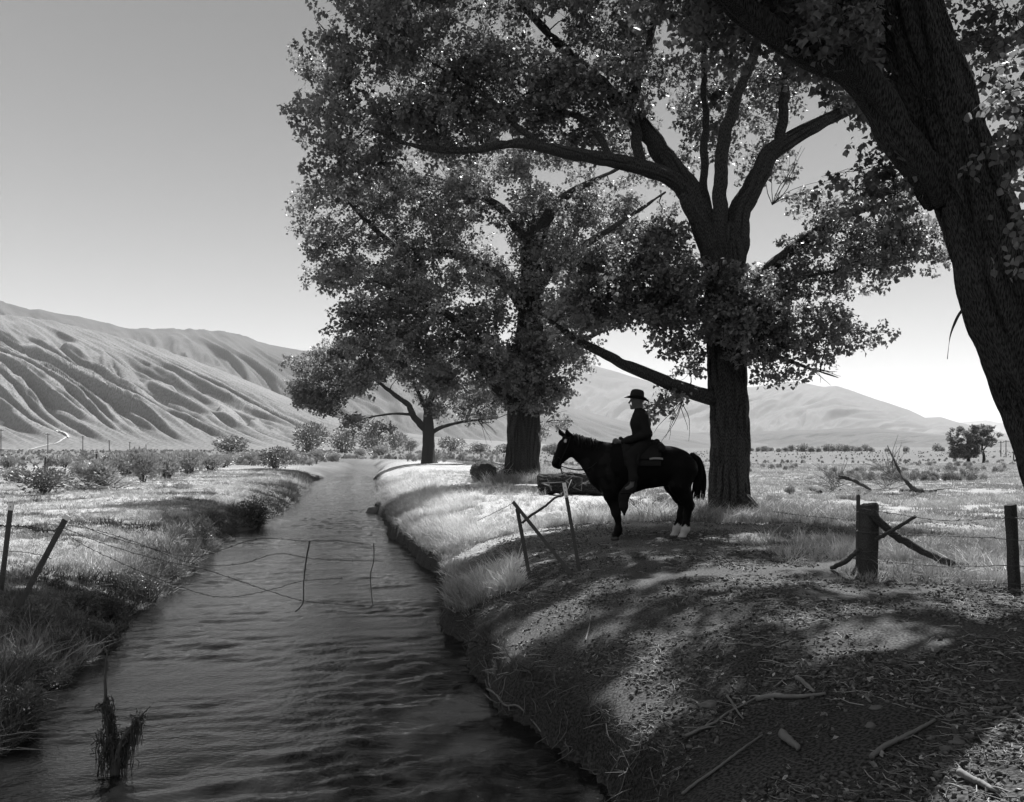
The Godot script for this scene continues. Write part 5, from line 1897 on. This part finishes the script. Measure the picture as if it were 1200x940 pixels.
func bush_mesh(leaves: int, leaf: float, up: float, lobes: int) -> ArrayMesh:
	var mb := MB.new()
	mb.tone = 1.0
	var cs: Array = []
	for k in lobes:
		var u := rball()
		cs.append([Vector3(u.x * .32, .42 + u.y * .22, u.z * .32), rr(.22, .36)])
	for k in leaves:
		var c: Array = cs[k % lobes]
		var u := rball()
		u = u.normalized() * pow(u.length(), .5)
		var p: Vector3 = c[0] + u * c[1]
		p.y = maxf(p.y, .02)
		var dir := (u + Vector3(0, up, 0) + rball() * .6).normalized()
		var sd := dir.cross(rball().normalized()).normalized() * leaf * rr(.25, .5)
		var L := leaf * rr(.8, 1.8)
		var a := mb.add(p - sd * .3)
		var b := mb.add(p + dir * L * .5 + sd)
		var e := mb.add(p + dir * L)
		var f := mb.add(p + dir * L * .5 - sd)
		mb.tri(a, b, e)
		mb.tri(a, e, f)
	return mb.mesh(false)

func stem_mesh() -> ArrayMesh:
	var mb := MB.new()
	for k in 14:
		var u := rball()
		mb.tube(PackedVector3Array([Vector3(u.x * .06, -.03, u.z * .06), Vector3(u.x * .2, .25, u.z * .2), Vector3(u.x * .4, .5 + u.y * .2, u.z * .4)]), PackedFloat32Array([.018, .012, .004]), 5, false)
	return mb.mesh()

func bush(stems: Mesh, called: String, label: String, px: float, py: float, wpx: float, hpx: float, mesh: Mesh, group: String) -> void:
	var p := on_ground(px, py)
	var mpp := -p.z / F
	var o := thing(called, label, "tree" if called == "small_tree" else "bush", p, rr(0, TAU), group)
	var w := wpx * mpp
	o.scale = Vector3(w, hpx * mpp * 1.15, w * rr(.8, 1.1))
	var f := MeshInstance3D.new()
	f.name = "foliage"
	f.mesh = mesh
	o.add_child(f, true)
	var s := MeshInstance3D.new()
	s.name = "stem"
	s.mesh = stems
	o.add_child(s, true)

func shrubs() -> void:
	rng.seed = 606
	var sage: Array = []
	var dark: Array = []
	for k in 3:
		var a := bush_mesh(1500, .07, .9, 9)
		a.surface_set_material(0, M.sage)
		sage.append(a)
		var b := bush_mesh(1700, .055, .5, 11)
		b.surface_set_material(0, M.willow)
		dark.append(b)
	var stems := stem_mesh()
	stems.surface_set_material(0, M.twig)
	bush(stems, "dark_bush", "dark rounded bush at left beside the old fence post", 52, 579, 62, 34, dark[0], "")
	bush(stems, "dark_bush", "low dark bush left of the second small bank tree", 322, 549, 40, 24, dark[1], "")
	bush(stems, "dark_bush", "wide dark bush at foot of hills left of small tree", 270, 531, 46, 18, dark[2], "")
	bush(stems, "dark_bush", "small dark bush on left water's edge below bright grass", 240, 641, 26, 34, dark[1], "")
	bush(stems, "dark_bush", "shadowed reedy bush leaning over left water's edge", 300, 614, 46, 30, dark[0], "")
	bush(stems, "small_tree", "small round tree on far left bank below hills", 362, 531, 42, 34, dark[1], "")
	bush(stems, "small_tree", "bushy willow behind farthest cottonwood's left limb", 402, 531, 36, 24, dark[2], "")
	var row := -1
	for s in [[10, 548, 28, 14], [20, 566, 34, 18], [76, 548, 26, 14], [96, 560, 30, 20], [120, 572, 52, 34], [128, 544, 24, 12], [150, 560, 40, 30], [160, 540, 26, 12], [167, 566, 46, 40], [184, 552, 30, 20], [196, 562, 40, 30], [205, 545, 26, 16], [222, 556, 40, 26], [232, 543, 26, 14], [246, 552, 34, 20], [262, 548, 30, 16], [290, 545, 30, 16], [306, 540, 22, 12], [340, 541, 26, 13], [372, 539, 24, 12], [390, 541, 18, 10], [422, 536, 22, 10], [446, 534, 26, 12]]:
		row += 1
		bush(stems, "sagebrush", ("pale grey sagebrush, %s from left in the left bank scrub" % ORD[row]), s[0], s[1], s[2], s[3], sage[rng.randi() % 3], "sagebrush on the far left bank")
	row = -1
	row = -1
	for s in [[30, 800, 60, 30], [75, 770, 46, 26], [110, 755, 50, 28], [40, 745, 60, 34], [130, 725, 40, 28], [95, 715, 40, 22], [170, 700, 36, 26], [20, 845, 60, 40], [60, 812, 44, 24], [200, 684, 34, 22], [140, 690, 40, 20], [225, 668, 26, 20]]:
		row += 1
		bush(stems, "bank_weed", ("dark rough weed clump on near left bank, %s of twelve" % ORD[row]), s[0], s[1], s[2], s[3], dark[rng.randi() % 3], "weeds on the near left bank")
	row = -1
	for s in [[435, 528, 34, 22], [462, 527, 30, 20], [480, 529, 22, 14], [530, 529, 30, 16], [560, 531, 30, 12], [590, 531, 24, 10], [648, 533, 22, 12]]:
		row += 1
		bush(stems, "willow_bush", ("greyish willow bush behind farthest cottonwood, %s from left in its row" % ORD[row]), s[0], s[1], s[2], s[3], dark[rng.randi() % 3], "willows behind the farthest cottonwood")
	row = -1
	for s in [[740, 597, 20, 12], [775, 590, 18, 12], [790, 600, 22, 16], [820, 604, 30, 12], [905, 592, 20, 12], [925, 580, 16, 10]]:
		row += 1
		bush(stems, "weed_clump", ("pale weed clump near the big trunk, %s from left" % ORD[row]), s[0], s[1], s[2], s[3], sage[rng.randi() % 3], "weed clumps near the big trunk")

func far_trees() -> void:
	rng.seed = 707
	var d := 163.0
	var base := P(1134, 542, d)
	base.y = land(base.x, d).x
	var o := thing("field_tree", "round dense tree in far field, left of the pair", "tree", base, 0.0, "pair of trees in the far field")
	make_tree(o, d, [[[1135, 544, 0, .35], [1135, 533, 0, .3], [1134, 520, 0, .2], [1133, 508, 0, .08]], [[1135, 534, 0, .2], [1125, 525, 0, .14], [1118, 514, .5, .05]], [[1135, 534, 0, .2], [1143, 524, -.4, .12], [1148, 512, -.6, .05]]],
		[[1128, 514, 0, 17, 14, 2.6, 40], [1122, 524, 0, 12, 11, 2, 24], [1138, 525, -.5, 11, 10, 1.8, 22], [1128, 532, -.5, 14, 7, 2.0, 26], [1142, 510, 0, 12, 11, 2, 24]],
		{"step": .3, "sides": 40.0, "bark": .02, "flare": .2, "clump": .55, "reach": 6.0, "thin": .03, "per": 20.0, "twigs": false, "leaves": 14, "spread": .3, "leaf": .16, "mat": M.leaf, "bare": []})
	base = P(1153, 543, d + 3)
	base.y = land(base.x, d + 3).x
	o = thing("field_tree", "slimmer tree with bare trunk, right of the field pair", "tree", base, 0.0, "pair of trees in the far field")
	make_tree(o, d + 3, [[[1153, 545, 0, .3], [1153, 534, 0, .25], [1151, 524, 0, .18], [1152, 510, 0, .07]], [[1152, 528, 0, .14], [1160, 518, 0, .1], [1166, 508, 0, .04]]],
		[[1158, 511, 0, 14, 12, 2.2, 34], [1150, 506, 0, 11, 8, 2, 16]],
		{"step": .3, "sides": 40.0, "bark": .02, "flare": .2, "clump": .5, "reach": 6.0, "thin": .03, "per": 20.0, "twigs": false, "leaves": 14, "spread": .3, "leaf": .16, "mat": M.leaf, "bare": []})
	# the line of trees along the far edge of the field
	var crowns: Array = []
	for k in 4:
		var m := bush_mesh(700, .12, .4, 7)
		m.surface_set_material(0, M.leaf)
		crowns.append(m)
	var tm := MB.new()
	tm.tube(PackedVector3Array([Vector3(0, -.1, 0), Vector3(.02, .2, 0), Vector3(0, .5, .02)]), PackedFloat32Array([.05, .04, .02]), 6)
	var trunk := tm.mesh()
	trunk.surface_set_material(0, M.twig)
	var row := -1
	for s in [[640, 7], [655, 6], [672, 8], [690, 6], [880, 5], [888, 6], [895, 8], [903, 5], [912, 6], [921, 5], [927, 10], [935, 8], [942, 11], [950, 8], [959, 7], [968, 9], [973, 8], [984, 9], [991, 10], [998, 7], [1006, 6], [1014, 9], [1021, 7], [1040, 5], [1062, 6], [1097, 10], [1104, 6]]:
		row += 1
		var dd := rr(700.0, 950.0)
		var p := P(s[0], 530, dd)
		p.y = land(p.x, dd).x
		var t := thing("distant_tree", ("tiny dark tree in the far field tree line, %s from left" % ORD[row]), "tree", p, rr(0, TAU), "tree line at the far edge of the field")
		var hh: float = s[1] * dd / F * rr(.9, 1.2)
		t.scale = Vector3(hh * rr(.9, 1.5), hh, hh * rr(.9, 1.4))
		for q in 2:
			var mi := MeshInstance3D.new()
			mi.name = ["crown", "trunk"][q]
			mi.mesh = crowns[rng.randi() % 4] if q == 0 else trunk
			t.add_child(mi, true)

func _ready() -> void:
	make_materials()
	make_view()
	print("land"); make_ground(); make_water(); make_hills()
	GAPS = [[0.3, 24.2, 3.4, 3.6, 0.0], [-1.6, 18.6, 1.2, 2.2, 0.3], [2.1, 10.7, .5, .3, 0.0], [1.1, 7.5, .26, 1.5, -.33], [2.75, 7.35, .55, .2, 0.0], [2.62, 4.7, .55, .75, -.5], [0.25, 9.9, .3, .7, -.3], [3.9, 8.3, .5, .13, 0.0], [1.9, 12.2, .5, .25, 0.0], [0.9, 10.4, .22, .8, -.3], [-8.0, 18.5, 4.0, 2.6, 0.0]]
	print("trees"); make_big_trees()
	print("props"); make_props()
	print("horse"); make_horse(Vector3((760.0 - 600.0) / F * HD, land(2.2, HD).x - 0.01, -HD))
	print("plants"); make_plants()
	print("done")
